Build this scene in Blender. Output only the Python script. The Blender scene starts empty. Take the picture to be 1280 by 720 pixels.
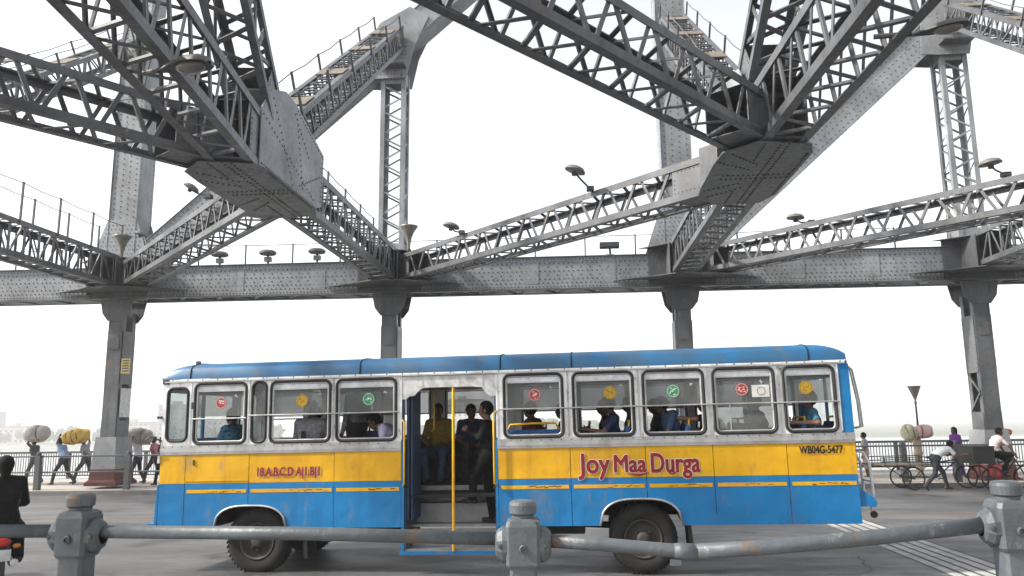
import bpy, bmesh, math, random
import numpy as np
from mathutils import Vector, Matrix, Euler
R = math.radians
random.seed(7); RNG = np.random.RandomState(11)
scene = bpy.context.scene
COL = scene.collection

# ------------------------------------------------------------ camera
cam_d = bpy.data.cameras.new('camera'); cam = bpy.data.objects.new('camera', cam_d); COL.objects.link(cam)
EYE = 2.108
cam_d.sensor_width = 36.0; cam_d.lens = 982.67 / 1280 * 36.0
cam_d.clip_start = 0.05; cam_d.clip_end = 20000
cam.matrix_world = (Matrix.Translation((0, 0, EYE)) @ Matrix.Rotation(0.0754, 4, 'Z')
                    @ Matrix.Rotation(math.pi / 2 + 0.1697, 4, 'X') @ Matrix.Rotation(-0.0152, 4, 'Z'))
scene.camera = cam

# ------------------------------------------------------------ light: hazy sun from the left end of the bridge
SUN_EL, SUN_AZ = R(40), R(-104)          # azimuth measured from +Y (away from the viewer) towards +X
world = bpy.data.worlds.new('World'); scene.world = world; world.use_nodes = True
wn = world.node_tree.nodes; wl = world.node_tree.links
sky = wn.new('ShaderNodeTexSky'); sky.sky_type = 'NISHITA'; sky.sun_disc = False
sky.sun_elevation = SUN_EL; sky.sun_rotation = SUN_AZ
sky.air_density = 1.0; sky.dust_density = 2.0; sky.ozone_density = 0.6; sky.altitude = 0
wn['Background'].inputs['Strength'].default_value = 0.15
hs = wn.new('ShaderNodeHueSaturation'); hs.inputs['Saturation'].default_value = 0.22      # hazy white sky
wl.new(sky.outputs[0], hs.inputs['Color']); wl.new(hs.outputs[0], wn['Background'].inputs['Color'])
sd = bpy.data.lights.new('sun', 'SUN'); sd.energy = 3.8; sd.angle = R(3); sd.color = (1.0, 0.93, 0.82)
sun = bpy.data.objects.new('sun', sd); COL.objects.link(sun)
sdir = Vector((math.sin(SUN_AZ) * math.cos(SUN_EL), math.cos(SUN_AZ) * math.cos(SUN_EL), math.sin(SUN_EL)))
sun.rotation_euler = sdir.to_track_quat('Z', 'Y').to_euler(); sun.location = (-40, 40, 60)
vs = scene.view_settings
vs.view_transform = 'Standard'; vs.look = 'None'; vs.gamma = 1.0; vs.use_curve_mapping = False; vs.exposure = 1.22
try: scene.cycles.volume_bounces = 1; scene.cycles.max_bounces = 8
except Exception: pass

# ------------------------------------------------------------ materials
MATS = {}
def nodes_of(name):
    m = bpy.data.materials.new(name); m.use_nodes = True
    nt = m.node_tree; b = nt.nodes['Principled BSDF']; MATS[name] = m
    return m, nt, b
def setin(b, k, v):
    if k in b.inputs: b.inputs[k].default_value = v
def c4(c): return (c[0], c[1], c[2], 1.0)
def ramp(nt, src, stops):
    r = nt.nodes.new('ShaderNodeValToRGB'); nt.links.new(src, r.inputs['Fac'])
    e = r.color_ramp.elements
    while len(e) < len(stops): e.new(0.5)
    for i, (p, c) in enumerate(stops): e[i].position = p; e[i].color = c4(c)
    return r.outputs['Color']
def noise(nt, vec, scale, detail=4, rough=0.55, vscale=None):
    n = nt.nodes.new('ShaderNodeTexNoise'); n.inputs['Scale'].default_value = scale
    n.inputs['Detail'].default_value = detail; n.inputs['Roughness'].default_value = rough
    if vscale:
        mp = nt.nodes.new('ShaderNodeMapping'); mp.inputs['Scale'].default_value = vscale
        nt.links.new(vec, mp.inputs['Vector']); vec = mp.outputs[0]
    nt.links.new(vec, n.inputs['Vector']); return n.outputs['Fac']
def mix(nt, fac, a, b, mode='MIX'):
    m = nt.nodes.new('ShaderNodeMix'); m.data_type = 'RGBA'; m.blend_type = mode
    if isinstance(fac, (int, float)): m.inputs['Factor'].default_value = fac
    else: nt.links.new(fac, m.inputs['Factor'])
    for s, v in (('A', a), ('B', b)):
        i = [x for x in m.inputs if x.name == s and x.type == 'RGBA'][0]
        if isinstance(v, tuple): i.default_value = c4(v)
        else: nt.links.new(v, i)
    return [x for x in m.outputs if x.type == 'RGBA'][0]
def pos(nt): return nt.nodes.new('ShaderNodeNewGeometry').outputs['Position']
def bump(nt, b, h, strength=0.3, dist=0.01):
    n = nt.nodes.new('ShaderNodeBump'); n.inputs['Strength'].default_value = strength
    n.inputs['Distance'].default_value = dist
    nt.links.new(h, n.inputs['Height']); nt.links.new(n.outputs[0], b.inputs['Normal'])
def worn(name, base, dark, rough=0.5, metal=0.0, s1=0.9, s2=9.0, amount=0.5, rust=None, streak=True, spec=0.4, bmp=0.15, dent=0.0, grime=None):
    """painted or bare surface with patchy fading, vertical streaks, dirt spots and a little rust"""
    m, nt, b = nodes_of(name); p = pos(nt)
    n1 = noise(nt, p, s1, 5); n2 = noise(nt, p, s2, 6, 0.65)
    col = ramp(nt, n1, [(0.3, dark), (0.7, base)])
    col = mix(nt, amount, base, col)
    if streak:
        n3 = noise(nt, p, 5.0, 4, 0.6, (1.0, 1.0, 0.12))
        f = ramp(nt, n3, [(0.52, (0, 0, 0)), (0.75, (0.55, 0.55, 0.55))])
        col = mix(nt, f, col, dark)
    f2 = ramp(nt, n2, [(0.55, (0, 0, 0)), (0.72, (0.5, 0.5, 0.5))])
    col = mix(nt, f2, col, dark)
    if rust:
        n4 = noise(nt, p, 3.3, 7, 0.7)
        f3 = ramp(nt, n4, [(0.585, (0, 0, 0)), (0.68, (0.8, 0.8, 0.8))])
        col = mix(nt, f3, col, rust)
    if grime:                                  # splashes and runs of dust or droppings with ragged edges
        gc, gf, gs, th = grime
        g1 = noise(nt, p, gs, 8, 0.72, (1.0, 1.0, 0.35))
        col = mix(nt, ramp(nt, g1, [(th, (0, 0, 0)), (th + 0.09, (gf,) * 3)]), col, gc)
    nt.links.new(col, b.inputs['Base Color'])
    setin(b, 'Metallic', metal); setin(b, 'Specular IOR Level', spec)
    rr = ramp(nt, n2, [(0.3, (rough - 0.1,) * 3), (0.7, (min(1, rough + 0.15),) * 3)])
    nt.links.new(rr, b.inputs['Roughness'])
    bump(nt, b, n2, bmp, 0.01)
    if dent:                                   # beaten sheet metal: broad shallow waves under the fine relief
        b1 = b.inputs['Normal'].links[0].from_node; b2 = nt.nodes.new('ShaderNodeBump')
        b2.inputs['Strength'].default_value = dent; b2.inputs['Distance'].default_value = 0.05
        nt.links.new(noise(nt, p, 2.6, 2, 0.4), b2.inputs['Height']); nt.links.new(b2.outputs[0], b1.inputs['Normal'])
    return m
def plain(name, col, rough=0.6, metal=0.0, var=0.25, scale=6.0, spec=0.4):
    m, nt, b = nodes_of(name); n = noise(nt, pos(nt), scale, 4)
    d = tuple(x * (1 - var) for x in col); l = tuple(min(1, x * (1 + var * 0.6)) for x in col)
    nt.links.new(ramp(nt, n, [(0.3, d), (0.7, l)]), b.inputs['Base Color'])
    setin(b, 'Roughness', rough); setin(b, 'Metallic', metal); setin(b, 'Specular IOR Level', spec)
    return m
def fabric(name, col, col2=None, scale=20.0, sheen=0.2, var=0.3):
    m, nt, b = nodes_of(name); p = pos(nt); n = noise(nt, p, scale, 4)
    d = col2 or tuple(x * (1 - var) for x in col)
    nt.links.new(ramp(nt, n, [(0.4, d), (0.62, col)]), b.inputs['Base Color'])
    setin(b, 'Roughness', 0.85); setin(b, 'Specular IOR Level', 0.15)
    bump(nt, b, noise(nt, p, 11.0, 3), 1.0, 0.03)
    return m

worn('steel', (0.115, 0.122, 0.132), (0.024, 0.025, 0.027), 0.42, 0.0, amount=0.75, grime=((0.30, 0.295, 0.28), 0.55, 6.0, 0.62), rust=(0.16, 0.10, 0.06))
worn('steel_light', (0.28, 0.297, 0.32), (0.13, 0.135, 0.14), 0.5, 0.0, amount=0.9, rust=(0.14, 0.11, 0.08), grime=((0.07, 0.065, 0.06), 0.6, 3.5, 0.60))
worn('steel_dusty', (0.17, 0.15, 0.125), (0.09, 0.075, 0.06), 0.75, 0.0, amount=0.8)
plain('rivet', (0.045, 0.048, 0.05), 0.6)
plain('rivet_light', (0.05, 0.052, 0.055), 0.55)
plain('dark_iron', (0.045, 0.045, 0.048), 0.6)
plain('wire', (0.08, 0.08, 0.085), 0.6)
worn('rail_paint', (0.088, 0.104, 0.118), (0.038, 0.043, 0.048), 0.42, 0.0, s1=4.0, s2=22.0, amount=0.7, rust=(0.15, 0.085, 0.045), bmp=0.6, grime=((0.24, 0.25, 0.25), 0.7, 14.0, 0.60))
worn('fence_paint', (0.075, 0.08, 0.085), (0.04, 0.042, 0.045), 0.6, streak=False)
worn('plinth_grey', (0.24, 0.25, 0.26), (0.15, 0.15, 0.15), 0.8, s1=2.0)
worn('plinth_red', (0.10, 0.028, 0.022), (0.06, 0.024, 0.02), 0.8, s1=3.0)
worn('lamp_grey', (0.13, 0.13, 0.125), (0.07, 0.07, 0.065), 0.5, streak=False)
plain('lamp_glass', (0.16, 0.15, 0.14), 0.25)
plain('tarnished', (0.20, 0.19, 0.16), 0.5, 0.4)

# ------------------------------------------------------------ mesh helpers
def mesh(name, V, F, smooth=False):
    me = bpy.data.meshes.new(name); me.from_pydata([tuple(map(float, v)) for v in V], [], [tuple(f) for f in F]); me.update()
    if smooth:
        for q in me.polygons: q.use_smooth = True
    return me
def obj(name, me, mat=None, parent=None, M=None, kind=None, label=None):
    o = bpy.data.objects.new(name, me); COL.objects.link(o)
    if mat and me is not None and not me.materials: me.materials.append(MATS[mat])
    if parent: o.parent = parent
    if M is not None: o.matrix_basis = M
    if kind: o['kind'] = kind
    if label: o['label'] = label
    return o
def thing(name, label, cat, M=None, group=None):
    o = bpy.data.objects.new(name, None); COL.objects.link(o)
    o.empty_display_size = 0.2
    if M is not None: o.matrix_basis = M
    o['label'] = label; o['category'] = cat
    if group: o['group'] = group
    return o
def tag(o, label, cat, group=None):
    o['label'] = label; o['category'] = cat
    if group: o['group'] = group
    return o
T = lambda x, y, z: Matrix.Translation((x, y, z))
class MB:
    """collects shapes into one mesh"""
    def __init__(s): s.V = []; s.F = []
    def add(s, V, F):
        n = len(s.V); s.V += [tuple(v) for v in V]; s.F += [tuple(i + n for i in f) for f in F]; return s
    def box(s, x0, x1, y0, y1, z0, z1):
        V = [(x, y, z) for x in (x0, x1) for y in (y0, y1) for z in (z0, z1)]
        return s.add(V, [(0, 1, 3, 2), (4, 6, 7, 5), (0, 4, 5, 1), (2, 3, 7, 6), (0, 2, 6, 4), (1, 5, 7, 3)])
    def prism(s, P, a, b, axis='y'):
        """polygon P of 2D points extruded from a to b along axis; (x,z) for y, (y,z) for x, (x,y) for z"""
        def pt(p, t): return {'y': (p[0], t, p[1]), 'x': (t, p[0], p[1]), 'z': (p[0], p[1], t)}[axis]
        n = len(P); V = [pt(p, a) for p in P] + [pt(p, b) for p in P]
        F = [tuple(range(n)), tuple(range(2 * n - 1, n - 1, -1))] + [(i, i + n, (i + 1) % n + n, (i + 1) % n) for i in range(n)]
        return s.add(V, F)
    def tube(s, pts, r, n=8, closed=False):
        pts = [Vector(p) for p in pts]; m = len(pts); rr = r if isinstance(r, (list, tuple)) else [r] * m
        V = []; up = None
        for i, p in enumerate(pts):
            a = pts[(i - 1) % m] if (closed or i) else p; b = pts[(i + 1) % m] if (closed or i < m - 1) else p
            t = (b - a).normalized()
            if up is None: up = Vector((0, 0, 1)) if abs(t.z) < 0.9 else Vector((1, 0, 0))
            sx = t.cross(up)
            if sx.length < 1e-4: sx = t.cross(Vector((0, 1, 0)))
            sx.normalize(); sy = sx.cross(t).normalized(); up = sy
            V += [p + (sx * math.cos(k * 2 * math.pi / n) + sy * math.sin(k * 2 * math.pi / n)) * rr[i] for k in range(n)]
        F = []
        for i in range(m if closed else m - 1):
            j = (i + 1) % m
            F += [(i * n + k, i * n + (k + 1) % n, j * n + (k + 1) % n, j * n + k) for k in range(n)]
        if not closed: F += [tuple(range(n - 1, -1, -1)), tuple((m - 1) * n + k for k in range(n))]
        return s.add(V, F)
    def lathe(s, prof, n=20, M=None, a0=0.0, a1=2 * math.pi):
        """profile (r,z) around local Z"""
        full = abs(a1 - a0 - 2 * math.pi) < 1e-6; k = n if full else n + 1
        V = []
        for r, z in prof:
            for i in range(k):
                a = a0 + (a1 - a0) * i / n; V.append(Vector((r * math.cos(a), r * math.sin(a), z)))
        if M is not None: V = [M @ v for v in V]
        F = []
        for j in range(len(prof) - 1):
            for i in range(n):
                i2 = (i + 1) % k
                F.append((j * k + i, j * k + i2, (j + 1) * k + i2, (j + 1) * k + i))
        return s.add(V, F)
    def ball(s, c, rx, ry, rz, n=10, m=7):
        V = []; F = []
        for j in range(1, m):
            th = math.pi * j / m
            for i in range(n):
                a = 2 * math.pi * i / n
                V.append((c[0] + rx * math.sin(th) * math.cos(a), c[1] + ry * math.sin(th) * math.sin(a), c[2] + rz * math.cos(th)))
        V += [(c[0], c[1], c[2] + rz), (c[0], c[1], c[2] - rz)]
        for j in range(m - 2):
            F += [(j * n + i, (j + 1) * n + i, (j + 1) * n + (i + 1) % n, j * n + (i + 1) % n) for i in range(n)]
        t = len(V) - 2
        F += [(t, i, (i + 1) % n) for i in range(n)] + [(t + 1, (m - 2) * n + (i + 1) % n, (m - 2) * n + i) for i in range(n)]
        return s.add(V, F)
    def build(s, name, mat, parent=None, M=None, smooth=False, kind=None, label=None):
        return obj(name, mesh(name, s.V, s.F, smooth), mat, parent, M, kind, label)
    def mesh(s, name, mat=None, smooth=False):
        me = mesh(name, s.V, s.F, smooth)
        if mat: me.materials.append(MATS[mat])
        return me
_cache = {}
def unit(kind, mat, *dims):
    """shared meshes of unit length along X: flat bars, angle sections"""
    k = (kind, mat) + dims
    if k not in _cache:
        m = MB()
        if kind == 'box': m.box(-0.5, 0.5, -0.5, 0.5, -0.5, 0.5)
        elif kind == 'angle':            # corner angle, legs towards -sy*y and -sz*z
            c, t, sy, sz = dims
            P = [(0, 0), (-sy * c, 0), (-sy * c, -sz * t), (-sy * t, -sz * t), (-sy * t, -sz * c), (0, -sz * c)]
            m.prism(P, 0, 1, 'x')
        elif kind == 'tee':              # lacing angle: flat leg on the face, thin leg standing off
            w, t, h = dims
            P = [(-w / 2, 0), (w / 2, 0), (w / 2, t), (-w / 2 + t, t), (-w / 2 + t, h), (-w / 2, h)]
            m.prism(P, 0, 1, 'x')
        _cache[k] = m.mesh(kind, mat)
    return _cache[k]
def frame(a, b, zhint):
    a = Vector(a); b = Vector(b); x = b - a; L = x.length; x.normalize()
    z = Vector(zhint); z = (z - x * z.dot(x)); z.normalize(); y = z.cross(x)
    M = Matrix((x, y, z)).transposed().to_4x4(); M.translation = a
    return M, L
def bar(name, a, b, w, t, zhint, mat, parent, h=0.0):
    M, L = frame(a, b, zhint)
    me = unit('tee', mat, w, t, h or t * 2.5)
    return obj(name, me, mat, parent, M @ Matrix.Diagonal((L, 1, 1, 1)))
def rod(name, a, b, r, mat, parent, n=8):
    k = ('rod', mat, n)
    if k not in _cache: _cache[k] = MB().tube([(0, 0, 0), (1, 0, 0)], 1.0, n).mesh('rod', mat, True)
    M, L = frame(a, b, (0, 0, 1) if abs((Vector(b) - Vector(a)).normalized().z) < 0.95 else (1, 0, 0))
    return obj(name, _cache[k], mat, parent, M @ Matrix.Diagonal((L, r, r, 1)))
def rivets(pts, nrm, r=0.018, mb=None, h=0.55):
    mb = mb or MB(); nrm = Vector(nrm).normalized()
    u = nrm.orthogonal().normalized(); v = nrm.cross(u)
    ring = [(u * math.cos(k * math.pi / 3) + v * math.sin(k * math.pi / 3)) for k in range(6)]
    for p in pts:
        p = Vector(p)
        V = [p + q * r for q in ring] + [p + q * r * 0.55 + nrm * r * h for q in ring]
        F = [(k, (k + 1) % 6, (k + 1) % 6 + 6, k + 6) for k in range(6)] + [(6, 7, 8, 9, 10, 11)]
        mb.add(V, F)
    return mb
def lerp(a, b, t): return tuple(x + (y - x) * t for x, y in zip(a, b))
# ------------------------------------------------------------ the steel bridge
FX = [-26.0, -16.0, -6.25, 3.68, 13.2, 23.0]        # far panel points (index 1 = first one in view)
NX = [-23.0, -13.6, -4.85, 4.1, 13.0, 22.0]
FY, MY, NY = 26.7, 15.1, 3.5
ZB, ZT, ZU = 6.83, 7.95, 15.6
bridge = thing('steel_truss_bridge', 'grey riveted steel truss bridge with lattice beams arching over the road', 'bridge', Matrix.Rotation(R(0.32), 4, 'Y'))

def beam(name, A, B, w, d, style='V', bay=0.95, c=0.17, lw=0.075, ea=1.0, eb=1.0, up=(0, 0, 1), mat='steel', bayb=None, top=True, label=None):
    """lattice box beam: four corner angles, laced on every face, solid web plates at both ends. A, B are on the bottom centre line"""
    M, L = frame(A, B, up)
    root = bpy.data.objects.new(name, None); COL.objects.link(root); root.parent = bridge; root.matrix_basis = M
    if label: root['label'] = label
    t = 0.022
    for sy in (-1, 1):
        for z, sz in ((0, -1), (d, 1)):
            me = unit('angle', mat, c, t, sy, sz)
            obj('corner_angle', me, mat, root, T(0, sy * w / 2, z) @ Matrix.Diagonal((L, 1, 1, 1)))
    n = max(2, round((L - ea - eb) / bay)); bl = (L - ea - eb) / n
    for sy in (-1, 1):
        yo = sy * (w / 2 - t - 0.004)
        zl, zh = c * 0.5, d - c * 0.5
        for i in range(n):
            x0 = ea + i * bl; x1 = x0 + bl
            if style == 'V':
                xm = (x0 + x1) / 2
                bar('lacing_bar', (x0 + 0.07, yo, zh), (xm - 0.05, yo, zl), lw, 0.016, (0, -sy, 0), mat, root)
                bar('lacing_bar', (xm + 0.05, yo, zl), (x1 - 0.07, yo, zh), lw, 0.016, (0, -sy, 0), mat, root)
            else:
                if i: bar('lacing_bar', (x0, yo, zl), (x0, yo, zh), lw * 1.25, 0.016, (0, -sy, 0), mat, root)
                a, b = (zl, zh) if i % 2 else (zh, zl)
                bar('lacing_bar', (x0 + 0.06, yo - sy * 0.02, a), (x1 - 0.06, yo - sy * 0.02, b), lw, 0.016, (0, -sy, 0), mat, root)
        for x0, x1 in ((0, ea), (L - eb, L)):          # solid end webs, set inside the angles
            if x1 - x0 > 0.05:
                m = MB().box(x0, x1, min(yo, yo - sy * 0.014), max(yo, yo - sy * 0.014), c * 0.3, d - c * 0.3)
                o = m.build('end_plate', mat, root)
                pts = [(x0 + 0.06 + k * 0.11, yo + sy * 0.001, z) for k in range(int((x1 - x0 - 0.06) / 0.11)) for z in (c * 1.3, d - c * 1.3)]
                pts += [((x1 if x0 == 0 else x0) + (-0.06 if x0 == 0 else 0.06), yo + sy * 0.001, c * 1.3 + q * 0.1) for q in range(int((d - 2.6 * c) / 0.1))]
                rivets(pts, (0, sy, 0), 0.017).build('rivets', 'rivet', o, kind='stuff')
    nb = max(2, round((L - ea - eb) / (bayb or bay * 1.05))); bb = (L - ea - eb) / nb
    for z, sz in ((t + 0.003, -1), (d - t - 0.003, 1)):
        if sz > 0 and not top: continue
        yl = w / 2 - c * 0.45
        for i in range(nb):
            x0 = ea + i * bb; xm = x0 + bb / 2; x1 = x0 + bb
            bar('lacing_bar', (x0 + 0.05, -yl, z), (xm - 0.03, yl, z), lw, 0.016, (0, 0, -sz), mat, root)
            bar('lacing_bar', (xm + 0.03, yl, z), (x1 - 0.05, -yl, z), lw, 0.016, (0, 0, -sz), mat, root)
        for x0, x1 in ((0, ea), (L - eb, L)):
            if x1 - x0 > 0.05: MB().box(x0, x1, -w / 2 + 0.03, w / 2 - 0.03, z - 0.006 if sz > 0 else z, z if sz > 0 else z + 0.012).build('batten_plate', mat, root)
    root['len'] = L
    return root

def handrail(root, L, y, z0, h, n, x0=1.0):
    rr = obj('handrail', MB().box(0, 0.01, y - 0.005, y + 0.005, z0 - 0.02, z0).mesh('handrail', 'wire'), 'wire', root)
    # posts and wire share one light part
    m = MB()
    xs = [x0 + (L - 2 * x0) * i / (n - 1) for i in range(n)]
    for x in xs: m.box(x - 0.025, x + 0.025, y - 0.025, y + 0.025, z0 - 0.1, z0 + h)
    for a, b in zip(xs, xs[1:]):
        m.tube([(a, y, z0 + h - 0.03), ((a + b) / 2, y, z0 + h - 0.07), (b, y, z0 + h - 0.03)], 0.014, 5)
    rr.data = m.mesh('handrail', 'wire')
    return rr

# cross beams, K diagonals and sway braces of every panel point in view
for i in (1, 2, 3, 4):
    Mx = FX[i]
    mid = (Mx, MY, ZB)
    # cross beam: far half and near half
    o = beam('cross_beam', (Mx, MY + 1.5, ZB), (FX[i], FY - 0.55, ZB), 0.82, 1.1, 'N', 0.62, 0.16, 0.06, 0.5, 0.9)
    if i in (1, 2): handrail(o, o['len'], 0.42, 1.1, 1.1, 6, 0.6)
    if i == 1: handrail(o, o['len'], -0.42, 1.1, 1.1, 6, 0.6)
    if i in (2, 3):
        beam('cross_beam', (Mx - (0.0 if i == 3 else -0.04), MY - 1.3, ZB), (NX[i], NY, ZB), 0.82, 1.15, 'V', 0.85, 0.155, 0.08, 0.7, 0.7)
    # K diagonals towards the panel point before
    dv = Vector((FX[i - 1] - Mx, FY - MY, 0)).normalized()
    beam('diagonal_brace', Vector((Mx, MY + 1.0, ZB + 0.02)) + dv * 0.55, (FX[i - 1] + 0.5, FY + 0.35 - 0.9, ZB + 0.02), 0.85, 0.86, 'V', 1.0, 0.15, 0.07, 1.1, 1.0)
    if i in (2, 3):
        dn = Vector((NX[i - 1] - 0.5 - Mx, NY - MY, 0)).normalized()
        beam('diagonal_brace', Vector((Mx, MY - 0.95, ZB + 0.02)) + dn * 0.5, (NX[i - 1] - 0.5, NY - 0.4, ZB + 0.02), 0.85, 0.86, 'V', 0.9, 0.14, 0.075, 1.1, 0.6)
    # sway braces up to the trusses on both sides
    a = Vector((Mx, MY + 0.7, ZT - 0.15)); b = Vector((FX[i], FY - 0.3, ZU))
    o = beam('sway_brace', a, b, 0.85, 0.8, 'N', 0.62, 0.14, 0.06, 0.9, 0.7)
    handrail(o, o['len'], 0.45, 0.8, 0.42, 6, 0.7); handrail(o, o['len'], -0.45, 0.8, 0.42, 6, 0.7)
    dk = [MB().box(x, x + random.uniform(0.5, 1.0), -0.36, 0.36, 0.81, 0.835).build('walkway_plate', 'steel_dusty', o) for x in (1.2, 4.6, 8.2, 11.2)]
    if i in (2, 3):
        beam('sway_brace', (Mx + (0.05 if i == 2 else 0.02), MY - 0.75, ZT - 0.1), (NX[i], NY, ZU), 0.85, 0.85, 'N', 0.8, 0.14, 0.08, 0.9, 0.5)

# gusset node where the beams meet above the road
def node(Mx, lean):
    g = bpy.data.objects.new('gusset_node', None); COL.objects.link(g); g.parent = bridge; g.matrix_basis = T(Mx, MY, ZB)
    P = [(-0.42, -2.0), (0.52, -1.75), (0.66, -1.3), (0.66, 1.3), (0.45, 1.95), (-0.42, 2.05), (-0.95, 1.45), (-1.0, 0.8), (-1.0, -0.8), (-0.95, -1.45)]
    b = MB().prism(P, -0.03, -0.006, 'z').build('bottom_plate', 'steel', g)
    pts = []
    for a, c, n in (((0.12, -1.95), (0.12, 1.95), 30), ((-0.9, -0.9), (-0.3, -0.45), 8), ((-0.9, 0.9), (-0.3, 0.45), 8), ((-0.75, -1.35), (-0.2, -0.75), 8), ((-0.75, 1.35), (-0.2, 0.75), 8),
                    ((-0.7, 0.12), (0.55, 0.12), 14), ((-0.7, -0.1), (0.55, -0.1), 14), ((0.58, -1.25), (0.58, 1.25), 22), ((-0.3, -1.85), (-0.3, -1.0), 8), ((-0.3, 1.85), (-0.3, 1.0), 8), ((-0.02, -1.9), (-0.02, 1.9), 28)):
        pts += [lerp(a, c, k / (n - 1)) + (-0.03,) for k in range(n)]
    rivets(pts, (0, 0, -1), 0.026).build('rivets', 'rivet', b, kind='stuff')
    # two tall side plates in the plane of the cross beam
    Q = [(-1.45, 0.02), (1.55, 0.02), (2.2, 0.25), (2.25, 1.5), (0.4, 1.98), (-0.25, 2.02), (-1.0, 1.75), (-1.45, 1.2)]
    for sx in (-1, 1):
        x = sx * 0.48
        s = MB().prism(Q, x - 0.012, x + 0.012, 'x').build('side_plate', 'steel_light', g)
        pts = []
        for a, c, n in (((-1.35, 0.12), (1.6, 0.12), 28), ((2.1, 0.35), (2.15, 1.4), 10), ((0.45, 1.88), (2.1, 1.44), 15), ((-1.35, 1.1), (1.6, 0.25), 22), ((0.4, 1.8), (0.9, 0.3), 14), ((-0.9, 1.6), (0.3, 0.2), 14), ((0.7, 0.3), (2.0, 0.9), 12), ((0.3, 1.75), (1.2, 1.1), 10)):
            pts += [(x + sx * 0.012,) + lerp(a, c, k / (n - 1)) for k in range(n)]
        rivets(pts, (sx, 0, 0), 0.024).build('rivets', 'rivet', s, kind='stuff')
    MB().prism([(-0.45, -1.3), (0.45, -1.3), (0.45, 2.1), (-0.45, 2.1)], 1.02, 1.04, 'z').build('diaphragm', 'steel', g)
    for y in (-1.2, 0.0, 1.3): MB().box(-0.46, 0.46, y - 0.01, y + 0.01, 0.02, 1.0).build('stiffener', 'steel', g)
    # upright wing plates that take the two diagonals
    for sy in (-1, 1):
        dx, dy = -0.66, sy * 0.75
        for o in (-0.36, 0.36):
            ax, ay = -0.46, sy * (0.72 + o)
            Mw = frame((ax, ay, 0), (ax + dx, ay + dy, 0), (0, 0, 1))[0]
            MB().box(0, 0.75, -0.012, 0.012, 0.01, 0.9).build('wing_plate', 'steel', g, Mw)
    return g
for i in (1, 2, 3, 4): node(FX[i], 0)

# ---- far and near trusses: bottom chord, posts, hangers
def chord(y0, facing):
    g = bpy.data.objects.new('lower_chord', None); COL.objects.link(g); g.parent = bridge
    x0, x1, zb, zt, hw = -42.0, 40.0, 6.55, 7.62, 0.48
    for s in (-1, 1):
        MB().box(x0, x1, y0 + s * hw - 0.014, y0 + s * hw + 0.014, zb, zt).build('web_plate', 'steel_light', g)
        for z, q in ((zb, 1), (zt, -1)):
            MB().box(x0, x1, *sorted((y0 + s * (hw + 0.016), y0 + s * (hw + 0.03))), *sorted((z, z + q * 0.14))).build('edge_angle', 'steel_light', g)
            if q < 0: MB().box(x0, x1, *sorted((y0 + s * (hw - 0.3), y0 + s * (hw + 0.1))), zt + 0.002, zt + 0.03).build('flange', 'steel', g)
            else: MB().box(x0, x1, *sorted((y0 + s * (hw - 0.12), y0 + s * (hw + 0.1))), zb - 0.03, zb - 0.002).build('flange', 'steel', g)
    x = x0
    while x < x1 - 1:
        bar('lacing_bar', (x, y0 - 0.42, zb + 0.002), (x + 0.6, y0 + 0.42, zb + 0.002), 0.12, 0.016, (0, 0, 1), 'steel', g)
        bar('lacing_bar', (x + 0.68, y0 + 0.42, zb + 0.002), (x + 1.28, y0 - 0.42, zb + 0.002), 0.12, 0.016, (0, 0, 1), 'steel', g)
        x += 1.36
    if facing:
        f = y0 - hw - 0.014
        m = MB(); px = -24.0
        while px < 21:
            zs = [zb + 0.2 + 0.135 * k for k in range(6)]
            for k, z in enumerate(zs):
                if k in (2, 4) and int(px / 0.16) % 2: continue
                rivets([(px + (0.06 if k % 2 else 0), f, z)], (0, -1, 0), 0.027, m)
            px += 0.16
        m.build('rivets', 'rivet_light', g, kind='stuff')
        m = MB(); px = -24.0
        while px < 21:
            rivets([(px, f - 0.018, zb + 0.07), (px + 0.05, f - 0.018, zt - 0.07)], (0, -1, 0), 0.024, m); px += 0.12
        m.build('rivets', 'rivet_light', g, kind='stuff')
        # splice plates every few metres and denser plates at the panel points
        for q in (-11.9, -9.0, -1.6, 1.0, 7.2, 9.6, 17.0):
            MB().box(q, q + 0.5, f - 0.012, f + 0.002, zb + 0.16, zt - 0.16).build('splice_plate', 'steel_light', g)
    return g
chord(FY, True); chord(NY, False)

def panel_point(x, y, s):
    """plates around a chord joint; s = -1 when the beams arrive from the viewer's side"""
    g = bpy.data.objects.new('panel_joint', None); COL.objects.link(g); g.parent = bridge; g.matrix_basis = T(x, y, 0)
    f = s * 0.52
    # horizontal gusset under the beams
    P = [(-2.3, f), (-0.9, f + s * 0.75), (-0.35, f + s * 1.15), (0.75, f + s * 1.15), (1.3, f + s * 0.9), (2.6, f)]
    if s > 0: P = P[::-1]
    MB().prism(P, 6.765, 6.79, 'z').build('gusset_plate', 'steel', g)
    P2 = [(-1.4, f), (-0.5, f + s * 0.8), (0.6, f + s * 0.8), (1.5, f)]
    if s > 0: P2 = P2[::-1]
    MB().prism(P2, 7.83, 7.855, 'z').build('gusset_plate', 'steel', g)
    for xx in (-0.5, 0.5): MB().box(xx - 0.012, xx + 0.012, *sorted((f, f + s * 1.0)), 6.79, 7.83).build('stiffener', 'steel', g)
    MB().box(-1.1, 1.1, *sorted((f - s * 0.025, f + s * 0.02)), 6.57, 7.9).build('joint_plate', 'steel', g)
    m = MB(); rivets([(-1.02 + 0.1 * k, f + s * 0.02, 6.63 + 0.1 * q) for k in range(21) for q in range(12) if abs(-1.02 + 0.1 * k) > 0.55], (0, s, 0), 0.02, m)
    m.build('rivets', 'rivet', g, kind='stuff')
    return g
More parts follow.
